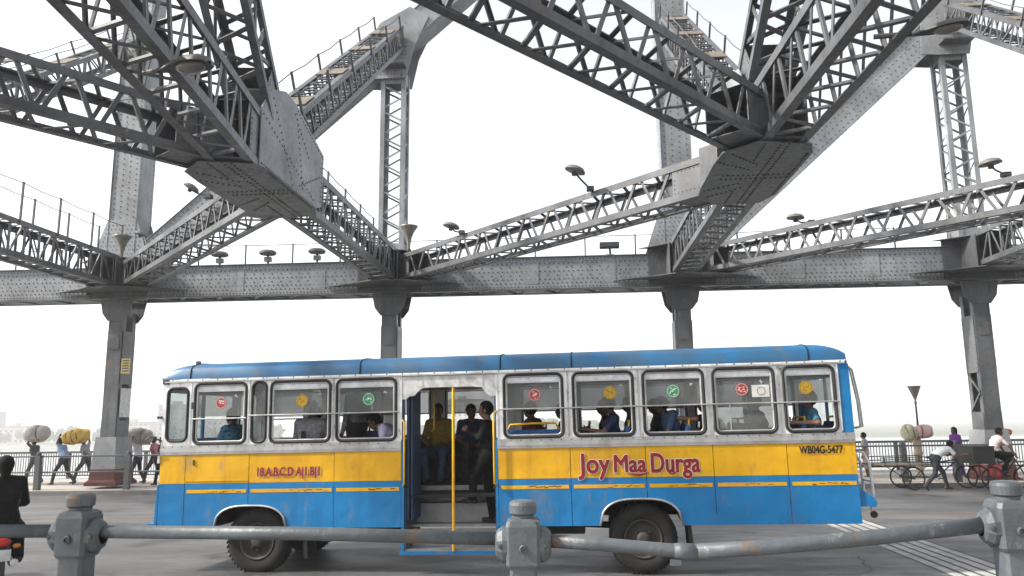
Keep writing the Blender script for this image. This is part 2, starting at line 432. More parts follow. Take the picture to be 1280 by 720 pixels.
def bracket_hanger(x, y, zbase, full=True):
    """hanger below the chord: rounded bracket plates, two channels tied with plates, painted plinth"""
    g = bpy.data.objects.new('hanger', None); COL.objects.link(g); g.parent = bridge; g.matrix_basis = T(x, y, 0)
    P = [(-0.60, 6.51), (0.60, 6.51), (0.50, 6.02), (0.30, 5.76), (-0.30, 5.76), (-0.50, 6.02)]
    for yy in (-0.44, 0.44):
        b = MB().prism(P, yy - 0.014, yy + 0.014, 'y').build('bracket_plate', 'steel', g)
        pts = [(-0.5 + 0.1 * k, yy - 0.014, 6.42 - 0.1 * q) for k in range(11) for q in range(4) if (k % 4 == 0 or q in (0, 5))]
        rivets(pts, (0, -1, 0), 0.02).build('rivets', 'rivet', b, kind='stuff')
    ztop = 6.1; zb = 1.6
    for yy in (-0.40, 0.40):
        s = 1 if yy < 0 else -1
        MB().box(-0.26, 0.26, yy - 0.012, yy + 0.012, zb, ztop).build('channel_web', 'steel', g)
        for xx in (-0.26, 0.26):
            a, b = sorted((xx, xx + (0.02 if xx < 0 else -0.02)))
            MB().box(a, b, *sorted((yy + s * 0.0125, yy + s * 0.2)), zb, ztop).build('channel_flange', 'steel', g)
    for xx, s in ((-0.275, -1), (0.275, 1)):
        MB().box(*sorted((xx, xx + s * 0.012)), -0.38, 0.38, 3.55, 5.4).build('tie_plate', 'steel', g)
        MB().box(*sorted((xx, xx + s * 0.012)), -0.38, 0.38, zb, 2.3).build('tie_plate', 'steel', g)
        z = 2.32; k = 0
        while z < 3.5:
            a, b = (-0.33, 0.33) if k % 2 else (0.33, -0.33)
            bar('lacing_bar', (xx, a, z), (xx, b, z + 0.58), 0.09, 0.014, (s, 0, 0), 'steel', g); z += 0.6; k += 1
        pts = [(xx + s * 0.012, -0.33 + 0.66 * (q % 2), 3.6 + 0.12 * (q // 2)) for q in range(30)]
        rivets(pts, (s, 0, 0), 0.018).build('rivets', 'rivet', g, kind='stuff')
    pts = [(xx, -0.413, 1.8 + 0.13 * k) for k in range(27) for xx in (-0.21, 0.21)]
    rivets(pts, (0, -1, 0), 0.018).build('rivets', 'rivet', g, kind='stuff')
    # arched patch near the top of the web
    P = [(-0.17, 4.75), (0.17, 4.75), (0.17, 5.1), (0.11, 5.28), (0.0, 5.34), (-0.11, 5.28), (-0.17, 5.1)]
    MB().prism(P, -0.428, -0.4125, 'y').build('web_patch', 'steel', g)
    # plinth
    prof = [(0.66, 0.5, zbase), (0.66, 0.5, zbase + 0.12), (0.56, 0.5, zbase + 0.2), (0.52, 0.5, zbase + 0.55)]
    m = MB()
    def ring(a, b, z): return [(-a, -b, z), (a, -b, z), (a, b, z), (-a, b, z)]
    def loft(rs):
        V = sum([ring(*r) for r in rs], []); F = []
        for k in range(len(rs) - 1):
            F += [(k * 4 + q, k * 4 + (q + 1) % 4, k * 4 + 4 + (q + 1) % 4, k * 4 + 4 + q) for q in range(4)]
        F += [(3, 2, 1, 0), tuple(len(rs) * 4 - 4 + q for q in range(4))]
        return MB().add(V, F)
    loft([(0.56, 0.66, zbase), (0.56, 0.66, zbase + 0.1), (0.46, 0.58, zbase + 0.2), (0.44, 0.56, zbase + 0.55)]).build('plinth_foot', 'plinth_red', g)
    loft([(0.435, 0.555, zbase + 0.551), (0.36, 0.50, zbase + 1.62)]).build('plinth', 'plinth_grey', g)
    return g
def heavy(name, A, B, w, d, rows=4):
    """closed riveted member: two wide web plates with edge flanges and tie plates"""
    M, L = frame(A, B, (0, -1, 0))
    g = bpy.data.objects.new(name, None); COL.objects.link(g); g.parent = bridge; g.matrix_basis = M
    for z in (-d / 2, d / 2):
        MB().box(0, L, -w / 2, w / 2, z - 0.015, z + 0.015).build('web_plate', 'steel_light', g)
    for y in (-w / 2, w / 2):
        s = 1 if y > 0 else -1
        MB().box(0, L, *sorted((y + s * 0.001, y + s * 0.02)), -d / 2 - 0.06, d / 2 + 0.06).build('side_plate', 'steel_light', g)
    m = MB(); n = int(min(L, 13) / 0.2)
    for k in range(n):
        for r in range(rows):
            rivets([(0.2 * k + 0.1 * (r % 2), -w / 2 + w * (r + 0.5) / rows, d / 2 + 0.015)], (0, 0, 1), 0.028, m)
    for y in (-w / 2, w / 2):
        s = 1 if y > 0 else -1
        for k in range(n):
            for z in (-d / 2 + 0.06, d / 2 - 0.06): rivets([(0.2 * k, y + s * 0.02, z)], (0, s, 0), 0.02, m)
    m.build('rivets', 'rivet_light', g, kind='stuff')
    return g
for i in (1, 2, 3, 4):
    panel_point(FX[i], FY, -1)
    bracket_hanger(FX[i], FY, 0.12)
for i in (2, 3):
    panel_point(NX[i], NY, 1)
for i in (1, 2, 3, 4): bracket_hanger(NX[i] + (0 if i != 2 else -1.2) + (1.2 if i == 3 else 0), NY, 0.3)
for i in (1, 3): heavy('truss_post', (FX[i], FY, 7.5), (FX[i], FY, 27.0), 1.0, 0.9)
for i in (2, 4): beam('truss_post', (FX[i], FY - 0.4, 7.5), (FX[i], FY - 0.4, ZU - 0.9), 0.9, 0.75, 'V', 0.95, 0.16, 0.06, 0.8, 0.5, up=(0, 1, 0), mat='steel_light')
for i in (1, 3):
    a = Vector((FX[i] + 0.4, FY, 7.6)); b = Vector((FX[i + 1], FY, ZU + 0.2)); e = a + (b - a) * 1.75
    heavy('truss_diagonal', a, e, 0.85, 0.86)
def flare(x):
    # flared foot plates where posts meet the chord
    g = bpy.data.objects.new('post_foot', None); COL.objects.link(g); g.parent = bridge; g.matrix_basis = T(x, FY, 0)
    for y in (-0.475, 0.475):
        MB().prism([(-1.15, 7.655), (1.15, 7.655), (0.55, 9.4), (-0.55, 9.4)], y - 0.02, y + 0.004, 'y').build('foot_plate', 'steel_light', g)
    rivets([(-0.9 + 0.15 * k + 0.04 * q, -0.5, 7.7 + 0.15 * q) for k in range(13) for q in range(11) if abs(-0.9 + 0.15 * k + 0.04 * q) < 1.0 - 0.045 * q], (0, -1, 0), 0.022).build('rivets', 'rivet_light', g, kind='stuff')
for i in (1, 3): flare(FX[i])
for i in (2, 4):   # junction plates half way up the truss
    g = bpy.data.objects.new('junction_plate', None); COL.objects.link(g); g.parent = bridge; g.matrix_basis = T(FX[i], FY, ZU)
    for y in (-0.5, 0.5):
        MB().prism([(-1.1, -1.2), (-0.5, -1.25), (0.5, -1.25), (0.75, -0.1), (1.3, 1.1), (0.6, 1.5), (-0.5, 0.9), (-1.0, 0.0)], y - 0.014, y + 0.014, 'y').build('plate', 'steel_light', g)
    MB().box(-0.5, 0.5, -0.95, -0.52, -0.9, -0.86).build('bottom_plate', 'steel', g)
    rivets([(-0.45 + 0.13 * k, -0.514, -1.4 + 0.15 * q) for k in range(8) for q in range(12)], (0, -1, 0), 0.022).build('rivets', 'rivet_light', g, kind='stuff')
# handrail along the far chord
g = bpy.data.objects.new('chord_handrail', None); COL.objects.link(g); g.parent = bridge
for x in [-24 + 1.75 * k for k in range(26)]:
    rod('post', (x, FY + 0.35, 7.57), (x, FY + 0.35, 8.55), 0.028, 'wire', g, 6)
for z in (8.52,):
    rod('wire', (-26, FY + 0.35, z), (22, FY + 0.35, z), 0.014, 'wire', g, 5)
# ------------------------------------------------------------ ground, pavements, river
m, nt, b = nodes_of('asphalt'); p = pos(nt)
n1 = noise(nt, p, 0.35, 5); n2 = noise(nt, p, 34, 5, 0.75); n3 = noise(nt, p, 1.1, 8, 0.7, (0.5, 1.3, 1))
col = ramp(nt, n1, [(0.3, (0.050, 0.050, 0.052)), (0.7, (0.085, 0.084, 0.084))])
col = mix(nt, ramp(nt, n3, [(0.45, (0, 0, 0)), (0.75, (0.7, 0.7, 0.7))]), col, (0.035, 0.035, 0.037))
col = mix(nt, ramp(nt, n2, [(0.47, (0, 0, 0)), (0.66, (0.6, 0.6, 0.6))]), col, (0.17, 0.165, 0.16))
n4 = noise(nt, p, 0.9, 3, 0.5, (0.03, 1.0, 1)); col = mix(nt, ramp(nt, n4, [(0.46, (0, 0, 0)), (0.62, (0.55, 0.55, 0.55))]), col, (0.030, 0.030, 0.031))
n5 = noise(nt, p, 0.55, 7, 0.62); col = mix(nt, ramp(nt, n5, [(0.56, (0, 0, 0)), (0.64, (0.85, 0.85, 0.85))]), col, (0.020, 0.019, 0.019))
n6 = noise(nt, p, 0.8, 8, 0.7); col = mix(nt, ramp(nt, n6, [(0.60, (0, 0, 0)), (0.72, (0.6, 0.6, 0.6))]), col, (0.15, 0.14, 0.125))
nt.links.new(col, b.inputs['Base Color'])
nt.links.new(ramp(nt, n3, [(0.3, (0.40,) * 3), (0.7, (0.68,) * 3)]), b.inputs['Roughness'])
setin(b, 'Specular IOR Level', 0.5); bump(nt, b, n2, 0.6, 0.012)
worn('pavement', (0.34, 0.31, 0.28), (0.22, 0.20, 0.18), 0.85, s1=0.8, streak=False)
worn('kerb', (0.15, 0.145, 0.14), (0.09, 0.085, 0.08), 0.85, s1=1.5)
worn('white_paint', (0.42, 0.42, 0.41), (0.16, 0.16, 0.155), 0.7, s1=3.0, s2=14, amount=0.8, streak=False)
worn('yellow_line', (0.20, 0.13, 0.07), (0.09, 0.075, 0.06), 0.7, s1=3.0, s2=14, amount=0.9, streak=False)
plain('joint_rubber', (0.03, 0.03, 0.03), 0.7)
m, nt, b = nodes_of('river'); p = pos(nt)
setin(b, 'Roughness', 0.22); b.inputs['Base Color'].default_value = (0.10, 0.11, 0.10, 1)
bump(nt, b, noise(nt, p, 0.5, 5), 0.4, 0.3)
plain('far_land', (0.12, 0.13, 0.10), 0.9, scale=0.02)
KY = 25.25; PY = 31.6; PZ = 0.12
def struct(name, mb, mat): return mb.build(name, mat, kind='structure')
struct('road', MB().box(-160, 160, 3.9, KY + 0.02, -0.6, 0.0), 'asphalt')
struct('kerb', MB().box(-160, 160, KY, KY + 0.22, -0.4, PZ), 'kerb')
struct('far_pavement', MB().box(-160, 160, KY + 0.22, PY + 0.25, -0.6, PZ - 0.004), 'pavement')
struct('near_pavement', MB().box(-160, 160, -4.0, 3.9, -0.6, 0.42), 'pavement')
struct('river', MB().box(-6000, 6000, -3000, 9000, -11.0, -10.0), 'river')
# ------------------------------------------------------------ the bus
worn('bus_blue', (0.0, 0.168, 0.42), (0.012, 0.10, 0.23), 0.42, s1=1.3, s2=16, amount=0.5, spec=0.38, bmp=0.06, dent=0.45, grime=((0.16, 0.14, 0.11), 0.45, 3.2, 0.56))
worn('bus_yellow', (0.68, 0.375, 0.0), (0.44, 0.20, 0.01), 0.42, s1=1.5, s2=16, amount=0.5, spec=0.38, bmp=0.06, dent=0.45, grime=((0.16, 0.14, 0.11), 0.45, 3.2, 0.56))
worn('roof_blue', (0.003, 0.115, 0.28), (0.03, 0.065, 0.11), 0.45, s1=1.6, s2=7, amount=0.9, rust=(0.10, 0.085, 0.075), spec=0.5)
m, nt, b = nodes_of('aluminium'); p = pos(nt)
n1 = noise(nt, p, 3.0, 5); n2 = noise(nt, p, 14, 6, 0.7, (1, 1, 0.35)); n3 = noise(nt, p, 5, 3)
col = ramp(nt, n1, [(0.3, (0.58, 0.575, 0.57)), (0.7, (0.82, 0.82, 0.82))])
col = mix(nt, ramp(nt, n2, [(0.59, (0, 0, 0)), (0.68, (0.85, 0.85, 0.85))]), col, (0.10, 0.09, 0.08))
nt.links.new(col, b.inputs['Base Color']); setin(b, 'Metallic', 0.3)
nt.links.new(ramp(nt, n2, [(0.4, (0.30,) * 3), (0.7, (0.6,) * 3)]), b.inputs['Roughness'])
bump(nt, b, n3, 0.4, 0.04)
worn('moulding', (0.52, 0.52, 0.52), (0.24, 0.22, 0.20), 0.35, 0.6, s1=4, s2=12, amount=0.6)
plain('rubber', (0.018, 0.018, 0.019), 0.65)
worn('tyre', (0.010, 0.0095, 0.009), (0.022, 0.019, 0.016), 0.85, s1=5, streak=False)
worn('rim', (0.04, 0.036, 0.032), (0.02, 0.017, 0.015), 0.7, s1=9, rust=(0.14, 0.06, 0.03), streak=False)
plain('undercarriage', (0.010, 0.0095, 0.009), 0.85)
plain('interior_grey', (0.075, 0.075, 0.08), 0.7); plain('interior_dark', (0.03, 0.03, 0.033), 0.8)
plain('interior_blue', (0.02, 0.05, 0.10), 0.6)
worn('tread_plate', (0.30, 0.30, 0.30), (0.10, 0.095, 0.09), 0.4, 0.6, s1=4, s2=20, streak=False)
plain('yellow_tube', (0.70, 0.38, 0.01), 0.4); plain('white_tube', (0.55, 0.56, 0.56), 0.45)
fabric('seat_blue', (0.04, 0.10, 0.26)); fabric('seat_dark', (0.05, 0.035, 0.035))
plain('red_paint', (0.24, 0.006, 0.008), 0.5, var=0.2); plain('white_letter', (0.75, 0.74, 0.70), 0.5, var=0.1)
plain('black_paint', (0.012, 0.012, 0.012), 0.5); plain('sticker_red', (0.32, 0.03, 0.03), 0.5, var=0.5, scale=40); plain('sticker_yellow', (0.45, 0.28, 0.01), 0.5, var=0.5, scale=40)
plain('sticker_green', (0.03, 0.24, 0.11), 0.5, var=0.5, scale=40); plain('sticker_white', (0.62, 0.62, 0.60), 0.6)
plain('sticker_brown', (0.20, 0.10, 0.02), 0.5)
plain('sheet_metal_white', (0.55, 0.55, 0.54), 0.45, 0.2, var=0.35, scale=9)
plain('red_lamp', (0.45, 0.02, 0.015), 0.25); plain('orange_lamp', (0.6, 0.2, 0.02), 0.3)
def glassy(name, tint, fac, rough=0.08, dcol=(0.5, 0.5, 0.5)):
    m = bpy.data.materials.new(name); m.use_nodes = True; nt = m.node_tree; MATS[name] = m
    b = nt.nodes['Principled BSDF']; out = nt.nodes['Material Output']
    tr = nt.nodes.new('ShaderNodeBsdfTransparent'); tr.inputs['Color'].default_value = c4(tint)
    mx = nt.nodes.new('ShaderNodeMixShader')
    n = noise(nt, pos(nt), 4.0, 6, 0.7)
    r = nt.nodes.new('ShaderNodeMapRange'); nt.links.new(n, r.inputs['Value'])
    r.inputs['From Min'].default_value = 0.3; r.inputs['From Max'].default_value = 0.7
    r.inputs['To Min'].default_value = fac * 0.6; r.inputs['To Max'].default_value = min(1, fac * 1.4)
    nt.links.new(r.outputs[0], mx.inputs[0])
    b.inputs['Base Color'].default_value = c4(dcol); setin(b, 'Roughness', rough); setin(b, 'Specular IOR Level', 0.6)
    nt.links.new(tr.outputs[0], mx.inputs[1]); nt.links.new(b.outputs[0], mx.inputs[2]); nt.links.new(mx.outputs[0], out.inputs['Surface'])
glassy('glass_dusty', (0.62, 0.64, 0.64), 0.25, 0.1, (0.30, 0.31, 0.31))
glassy('glass_sky_pale', (0.8, 0.82, 0.85), 0.7, 0.25, (0.82, 0.84, 0.87))  # whitish colour stands in for sky reflected in or seen through the glass
glassy('glass_clear', (0.85, 0.88, 0.88), 0.12)

BUSM = T(-1.1, 11.5, 0) @ Matrix.Rotation(R(-2.2), 4, 'Z') @ Matrix.Rotation(R(-0.4), 4, 'Y')
bus = thing('passenger_bus', 'blue and yellow city bus with silver window band and open doorway', 'bus', BUSM)
W = 2.42; U0, U1 = -5.15, 4.95

def arch_panel(u0, u1, z0, z1, arch=None, y0=0.0, y1=0.03):
    """flat panel in (u,z) with an optional wheel arch (cu, cz, r, flat) cut out of its lower edge"""
    if not arch: return MB().box(u0, u1, y0, y1, z0, z1)
    cu, ru, top = arch; P = []
    N = 36; us = [u0 + (u1 - u0) * k / N for k in range(N + 1)]
    def low(u):
        s = (u - cu) / ru
        return z0 if abs(s) >= 1 else max(z0, z0 + (top - z0) * (1 - abs(s) ** 3.0) ** (1 / 2.2))
    m = MB()
    for a, b in zip(us, us[1:]):
        la, lb = low(a), low(b)
        if la >= z1 and lb >= z1: continue
        la = min(la, z1); lb = min(lb, z1)
        m.add([(a, y0, la), (b, y0, lb), (b, y0, z1), (a, y0, z1), (a, y1, la), (b, y1, lb), (b, y1, z1), (a, y1, z1)],
              [(0, 1, 2, 3), (7, 6, 5, 4), (0, 4, 5, 1)])
    return m
ARCH = [(-3.70, 0.56, 0.985), (2.0, 0.57, 1.02)]
seams = [(-5.15, -4.74), (-4.74, -3.74), (-3.74, -2.43), (-2.43, -1.42), (0.0, 1.04), (1.04, 2.10), (2.10, 3.03), (3.03, 4.03), (4.03, 4.95)]
gp = 0.004
def which(a, b):
    for A in ARCH:
        if a < A[0] + A[1] and b > A[0] - A[1]: return A
def flank(mir):
    """one long side of the lower body; mir = the far side, without a doorway"""
    Y = (lambda y: W - y) if mir else (lambda y: y)
    for k, (a, b) in enumerate(seams + ([(-1.42, 0.0)] if mir else [])):
        off = 0.002 * (k % 3)
        for nm, z0, z1, mt, ar in (('blue_panel', 0.66, 1.31, 'bus_blue', which(a, b)), ('yellow_panel', 1.314, 1.74, 'bus_yellow', None)):
            ys = sorted((Y(off), Y(off + 0.03)))
            o = arch_panel(a + gp, b - gp, z0, z1, ar, ys[0] if not mir else ys[1], ys[1] if not mir else ys[0]).build(nm, mt, bus)
        if not mir:
            if k != 0:
                u0, u1 = max(a + 0.04, -4.78), b - 0.03
                s = MB().box(u0, u1, off - 0.004, off, 1.172, 1.222).build('trim_stripe', 'bus_yellow', bus)
                rs = random.Random(k * 7 + 1); m = MB(); x = u0 + (u1 - u0) * rs.uniform(0.3, 0.5)
                while x < u1 - 0.12:
                    l = rs.uniform(0.01, 0.09); zz = rs.uniform(1.18, 1.21)
                    if rs.random() < 0.75: m.box(x, x + l, off - 0.0065, off - 0.0045, zz, zz + rs.uniform(0.003, 0.011))
                    x += l * rs.uniform(0.6, 1.4)
                m.build('scuff_marks', 'black_paint', s, kind='stuff')
    for cu, ru, top in ARCH:                       # wheel arch lips and liners
        pts = []
        for k in range(25):
            s = -1 + 2 * k / 24; pts.append((cu + ru * s, Y(-0.006), 0.66 + (top - 0.66) * max(0, 1 - abs(s) ** 3.0) ** (1 / 2.2)))
        MB().tube(pts, 0.016, 6).build('arch_lip', 'moulding', bus, smooth=True)
        m = MB(); prof = [(p_[0], p_[2] + 0.02) for p_ in pts]
        for (a, az), (b, bz) in zip(prof, prof[1:]):
            m.add([(a, Y(0.03), az), (b, Y(0.03), bz), (b, Y(0.75), bz), (a, Y(0.75), az)], [(0, 1, 2, 3)])
        m.build('arch_liner', 'undercarriage', bus)
flank(False); flank(True)
for mir in (0, 1):
    Y = (lambda y: W - y) if mir else (lambda y: y)
    runs = [(-5.15, -1.42), (0.0, 4.95)] if not mir else [(-5.15, 4.95)]
    for a, b in runs:
        for z0, z1, pr in ((1.742, 1.775, 0.012), (1.777, 1.835, 0.022), (1.837, 1.872, 0.010)):
            MB().box(a, b, *sorted((Y(-pr), Y(0.03))), z0, z1).build('belt_moulding', 'moulding', bus)
        m = MB(); rivets([(a + 0.05 + 0.145 * k, Y(-0.010), 1.856) for k in range(int((b - a) / 0.145))], (0, -1 if not mir else 1, 0), 0.010, m)
        m.build('rivets', 'rivet', bus, kind='stuff')
    if True:
        MB().box(-5.12, 4.9, *sorted((Y(-0.028), Y(0.03))), 2.822, 2.842).build('rain_gutter', 'moulding', bus)
        MB().box(-5.12, 4.9, *sorted((Y(-0.012), Y(0.03))), 2.844, 2.868).build('cant_rail', 'aluminium', bus)
        m = MB(); rivets([(-5.0 + 0.24 * k, Y(-0.012), 2.856) for k in range(42)], (0, -1 if not mir else 1, 0), 0.011, m)
        m.build('rivets', 'rivet', bus, kind='stuff')

def rrect(u0, u1, z0, z1, r, n=5, skew=0.0):
    P = []
    for (cx, cz, a0) in ((u1 - r, z1 - r, 0), (u0 + r, z1 - r, 90), (u0 + r, z0 + r, 180), (u1 - r, z0 + r, 270)):
        for k in range(n + 1):
            a = R(a0 + 90 * k / n); P.append((cx + r * math.cos(a), cz + r * math.sin(a)))
    return [(x + skew * (z - z0), z) for x, z in P]
def ring_panel(o, inner, y0, y1):
    """rectangular plate o=(u0,u1,z0,z1) with the hole inner"""
    n = len(inner); q = n // 4
    corners = [(o[1], o[3]), (o[0], o[3]), (o[0], o[2]), (o[1], o[2])]
    m = MB()
    for y, flip in ((y0, 0), (y1, 1)):
        V = [(x, y, z) for x, z in inner] + [(x, y, z) for x, z in corners]
        F = []
        for i in range(n):
            j = (i + 1) % n; ci, cj = i // q, j // q
            f = (i, j, n + ci) if ci == cj else (i, j, n + cj, n + ci)
            F.append(f if not flip else f[::-1])
        m.add(V, [f[::-1] for f in F])
    V = [(x, y0, z) for x, z in inner] + [(x, y1, z) for x, z in inner]
    m.add(V, [(i, (i + 1) % n, (i + 1) % n + n, i + n) for i in range(n)])
    return m
def loop_tube(P, y, r, n=6): return MB().tube([(x, y, z) for x, z in P], r, n, True)
def emblem(u, z, y, mat, parent, r=0.088, ink='sticker_white', seed=0):
    rs = random.Random(seed)
    N = 28
    e = MB().prism([(u + r * math.cos(2 * math.pi * k / N), z + r * math.sin(2 * math.pi * k / N)) for k in range(N)], y - 0.0012, y, 'y').build('sticker', mat, parent)
    m = MB()                      # flat printed design: ring of dashes and a seated figure built from strokes
    for k in range(20):
        a = 2 * math.pi * k / 20; ca, sa = math.cos(a), math.sin(a)
        P = [(0.78 * r, -0.09 * r), (0.92 * r, -0.09 * r), (0.92 * r, 0.05 * r), (0.78 * r, 0.05 * r)]
        m.prism([(u + x * ca - w * sa, z + x * sa + w * ca) for x, w in P], y - 0.0022, y - 0.0014, 'y')
    for k in range(9):
        x = rs.uniform(-0.45, 0.45) * r; w = rs.uniform(0.06, 0.2) * r; zz = rs.uniform(-0.5, 0.5) * r; h = rs.uniform(0.05, 0.16) * r
        m.box(u + x - w, u + x + w, y - 0.0022, y - 0.0014, z + zz - h, z + zz + h * 0.3)
    m.build('print', ink, e, kind='stuff')
    return e
WIN = [(-4.633, -3.817), (-3.428, -2.505), (-2.404, -1.50), (0.107, 0.959), (1.111, 1.968), (2.107, 2.955), (3.085, 3.926), (4.055, 4.74)]
WZ0, WZ1 = 1.895, 2.795
stick = ['sticker_red', 'sticker_yellow', 'sticker_green', 'sticker_red', 'sticker_yellow', 'sticker_green', 'sticker_red', 'sticker_yellow']
bounds = [-4.70, -3.775, -3.442, -2.455, -1.42, None, 0.0, 1.035, 2.04, 3.02, 3.99, 4.79]
bays = [(-4.70, -3.775), (-3.442, -2.455), (-2.455, -1.42), (0.0, 1.035), (1.035, 2.04), (2.04, 3.02), (3.02, 3.99), (3.99, 4.79)]
def window(u0, u1, k, mir):
    Y = (lambda y: W - y) if mir else (lambda y: y)
    P = rrect(u0, u1, WZ0, WZ1, 0.085)
    w = loop_tube(P, Y(-0.004), 0.021).build('window', 'rubber', bus, smooth=True)
    P2 = rrect(u0 + 0.03, u1 - 0.03, WZ0 + 0.03, WZ1 - 0.028, 0.06)
    loop_tube(P2, Y(0.012), 0.016).build('frame', 'moulding', w, smooth=True)
    MB().box(u0 + 0.03, u1 - 0.03, *sorted((Y(0.0), Y(0.022))), 2.672, 2.690).build('sash_rail', 'moulding', w)
    MB().box(u0 + 0.03, u1 - 0.03, *sorted((Y(0.010), Y(0.014))), 2.691, 2.77).build('top_pane', 'glass_sky_pale', w)
    zl = 2.30 if not (k == 6 and not mir) else 1.92
    MB().box(u0 + 0.04, u1 - 0.04, *sorted((Y(0.018), Y(0.022))), zl, 2.671).build('sliding_pane', 'glass_dusty', w)
    for uu in (u0 + 0.035, u1 - 0.05): MB().box(uu, uu + 0.015, *sorted((Y(0.012), Y(0.026))), zl, 2.671).build('sash_stile', 'moulding', w)
    if not mir:
        uc = (u0 + u1) / 2 + (0.0, 0.02, 0.03, 0.02, 0.10, 0.0, -0.02, -0.04)[k]
        emblem(uc, 2.50, 0.016, stick[k], w, 0.093, 'sticker_brown' if stick[k] == 'sticker_yellow' else 'sticker_white', k)
        m = MB(); rs = random.Random(k)                    # small white star-shaped mark
        for q in range(7):
            a = rs.uniform(0, 6.28); l = rs.uniform(0.02, 0.045); cx, cz = u1 - 0.17, 2.60
            m.prism([(cx - 0.006 * math.sin(a), cz + 0.006 * math.cos(a)), (cx + 0.006 * math.sin(a), cz - 0.006 * math.cos(a)), (cx + l * math.cos(a), cz + l * math.sin(a))], 0.0150, 0.0162, 'y')
        m.build('print', 'sticker_white', w)
        if k == 6:
            MB().box(3.62, 3.86, 0.014, 0.0155, 2.385, 2.555).build('sticker', 'sticker_white', w)
            MB().lathe([(0.05, 0), (0.058, 0), (0.058, 0.001), (0.05, 0.001)], 20, T(3.75, 0.0135, 2.47) @ Matrix.Rotation(R(90), 4, 'X')).build('print', 'interior_grey', w)
            MB().box(3.30, 3.315, 0.012, 0.026, 1.93, 2.30).build('sash_stile', 'moulding', w)
    return w
for mir in (0, 1):
    Y = (lambda y: W - y) if mir else (lambda y: y)
    for k, ((u0, u1), (a, b)) in enumerate(zip(WIN, bays)):
        ring_panel((a + 0.002, b - 0.002, 1.874, 2.82), rrect(u0, u1, WZ0, WZ1, 0.085), Y(0.0), Y(0.045)).build('window_pillar_panel', 'aluminium', bus)
        for uu in (a, b):
            MB().box(uu - 0.011, uu + 0.011, *sorted((Y(-0.010), Y(0.0))), 1.90, 2.818).build('pillar_strip', 'aluminium', bus)
        window(u0, u1, k, mir)
    # narrow fixed pane and front quarter light
    ring_panel((-3.775 + 0.002, -3.442 - 0.002, 1.874, 2.82), rrect(-3.72, -3.50, 1.90, 2.80, 0.09), Y(0.0), Y(0.045)).build('window_pillar_panel', 'aluminium', bus)
    w = loop_tube(rrect(-3.72, -3.50, 1.90, 2.80, 0.09), Y(-0.004), 0.021).build('window', 'rubber', bus, smooth=True)
    MB().box(-3.71, -3.51, *sorted((Y(0.014), Y(0.02))), 1.92, 2.78).build('pane', 'glass_dusty', w)
    ring_panel((-5.15, -4.70 - 0.002, 1.874, 2.82), rrect(-5.07, -4.745, 1.94, 2.74, 0.09, skew=-0.0), Y(0.0), Y(0.045)).build('window_pillar_panel', 'aluminium', bus)
    w = loop_tube(rrect(-5.07, -4.745, 1.94, 2.74, 0.09), Y(-0.004), 0.021).build('window', 'rubber', bus, smooth=True)
    MB().box(-5.05, -4.765, *sorted((Y(0.014), Y(0.02))), 1.96, 2.72).build('pane', 'glass_clear', w)
    MB().box(4.79, 4.95, *sorted((Y(0.0), Y(0.045))), 1.874, 2.82).build('corner_panel', 'bus_blue', bus)
    rod('guard_rail', (-4.66, Y(-0.022), 2.265), (-3.80, Y(-0.022), 2.265), 0.013, 'moulding', bus)
    for a, b in (((-3.77, -1.45), (0.02, 4.78)) if not mir else ((-3.77, 4.78),)):
        rod('guard_rail', (a, Y(-0.022), 2.30), (b, Y(-0.022), 2.30), 0.012, 'moulding', bus)
# far side where the near side has its doorway: one more window bay
ring_panel((-1.42, 0.0, 1.874, 2.82), rrect(-1.25, -0.17, WZ0, WZ1, 0.085), W, W - 0.045).build('window_pillar_panel', 'aluminium', bus)
window(-1.25, -0.17, 9, True)

# roof: lofted panels with rounded front and back
cuts = [-5.17, -4.72, -2.05, 0.06, 1.10, 4.42, 4.93]
def roof_sec(u):
    f = 1.0
    if u < -4.72: f = math.sqrt(max(0, 1 - ((-4.72 - u) / 0.46) ** 2)) ** 0.75
    if u > 4.50: f = math.sqrt(max(0, 1 - ((u - 4.50) / 0.47) ** 2)) ** 0.75
    pts = []
    for k in range(17):
        a = math.pi * k / 16; c = -math.cos(a); s = math.sin(a)
        y = W / 2 + (W / 2 + 0.012) * (abs(c) ** 0.62) * (1 if c > 0 else -1)
        z = 2.872 + 0.275 * f * (s ** 0.40)
        pts.append((u, y, z))
    return pts
for a, b in zip(cuts, cuts[1:]):
    us = [a + 0.004 + (b - a - 0.008) * k / 10 for k in range(11)]
    V = sum([roof_sec(u) for u in us], []); n = 17
    F = [(i * n + k, i * n + k + 1, (i + 1) * n + k + 1, (i + 1) * n + k) for i in range(10) for k in range(16)]
    o = mesh('roof_panel', V, [f[::-1] for f in F], True); obj('roof_panel', o, 'roof_blue', bus)
    if a != cuts[0]:
        s = roof_sec(a); MB().tube([(x, y, z + 0.002) for x, y, z in s], 0.010, 6).build('roof_seam', 'undercarriage', bus, smooth=True)
MB().tube([(-5.18, 0.02, 2.885), (-5.18, W - 0.02, 2.885)], 0.02, 6).build('roof_edge', 'dark_iron', bus)
MB().box(-5.16, -5.06, -0.02, 0.02, 2.80, 2.875).build('roof_edge', 'dark_iron', bus)
MB().box(-4.92, -4.86, 0.5, 0.56, 3.12, 3.19).build('roof_marker', 'dark_iron', bus)
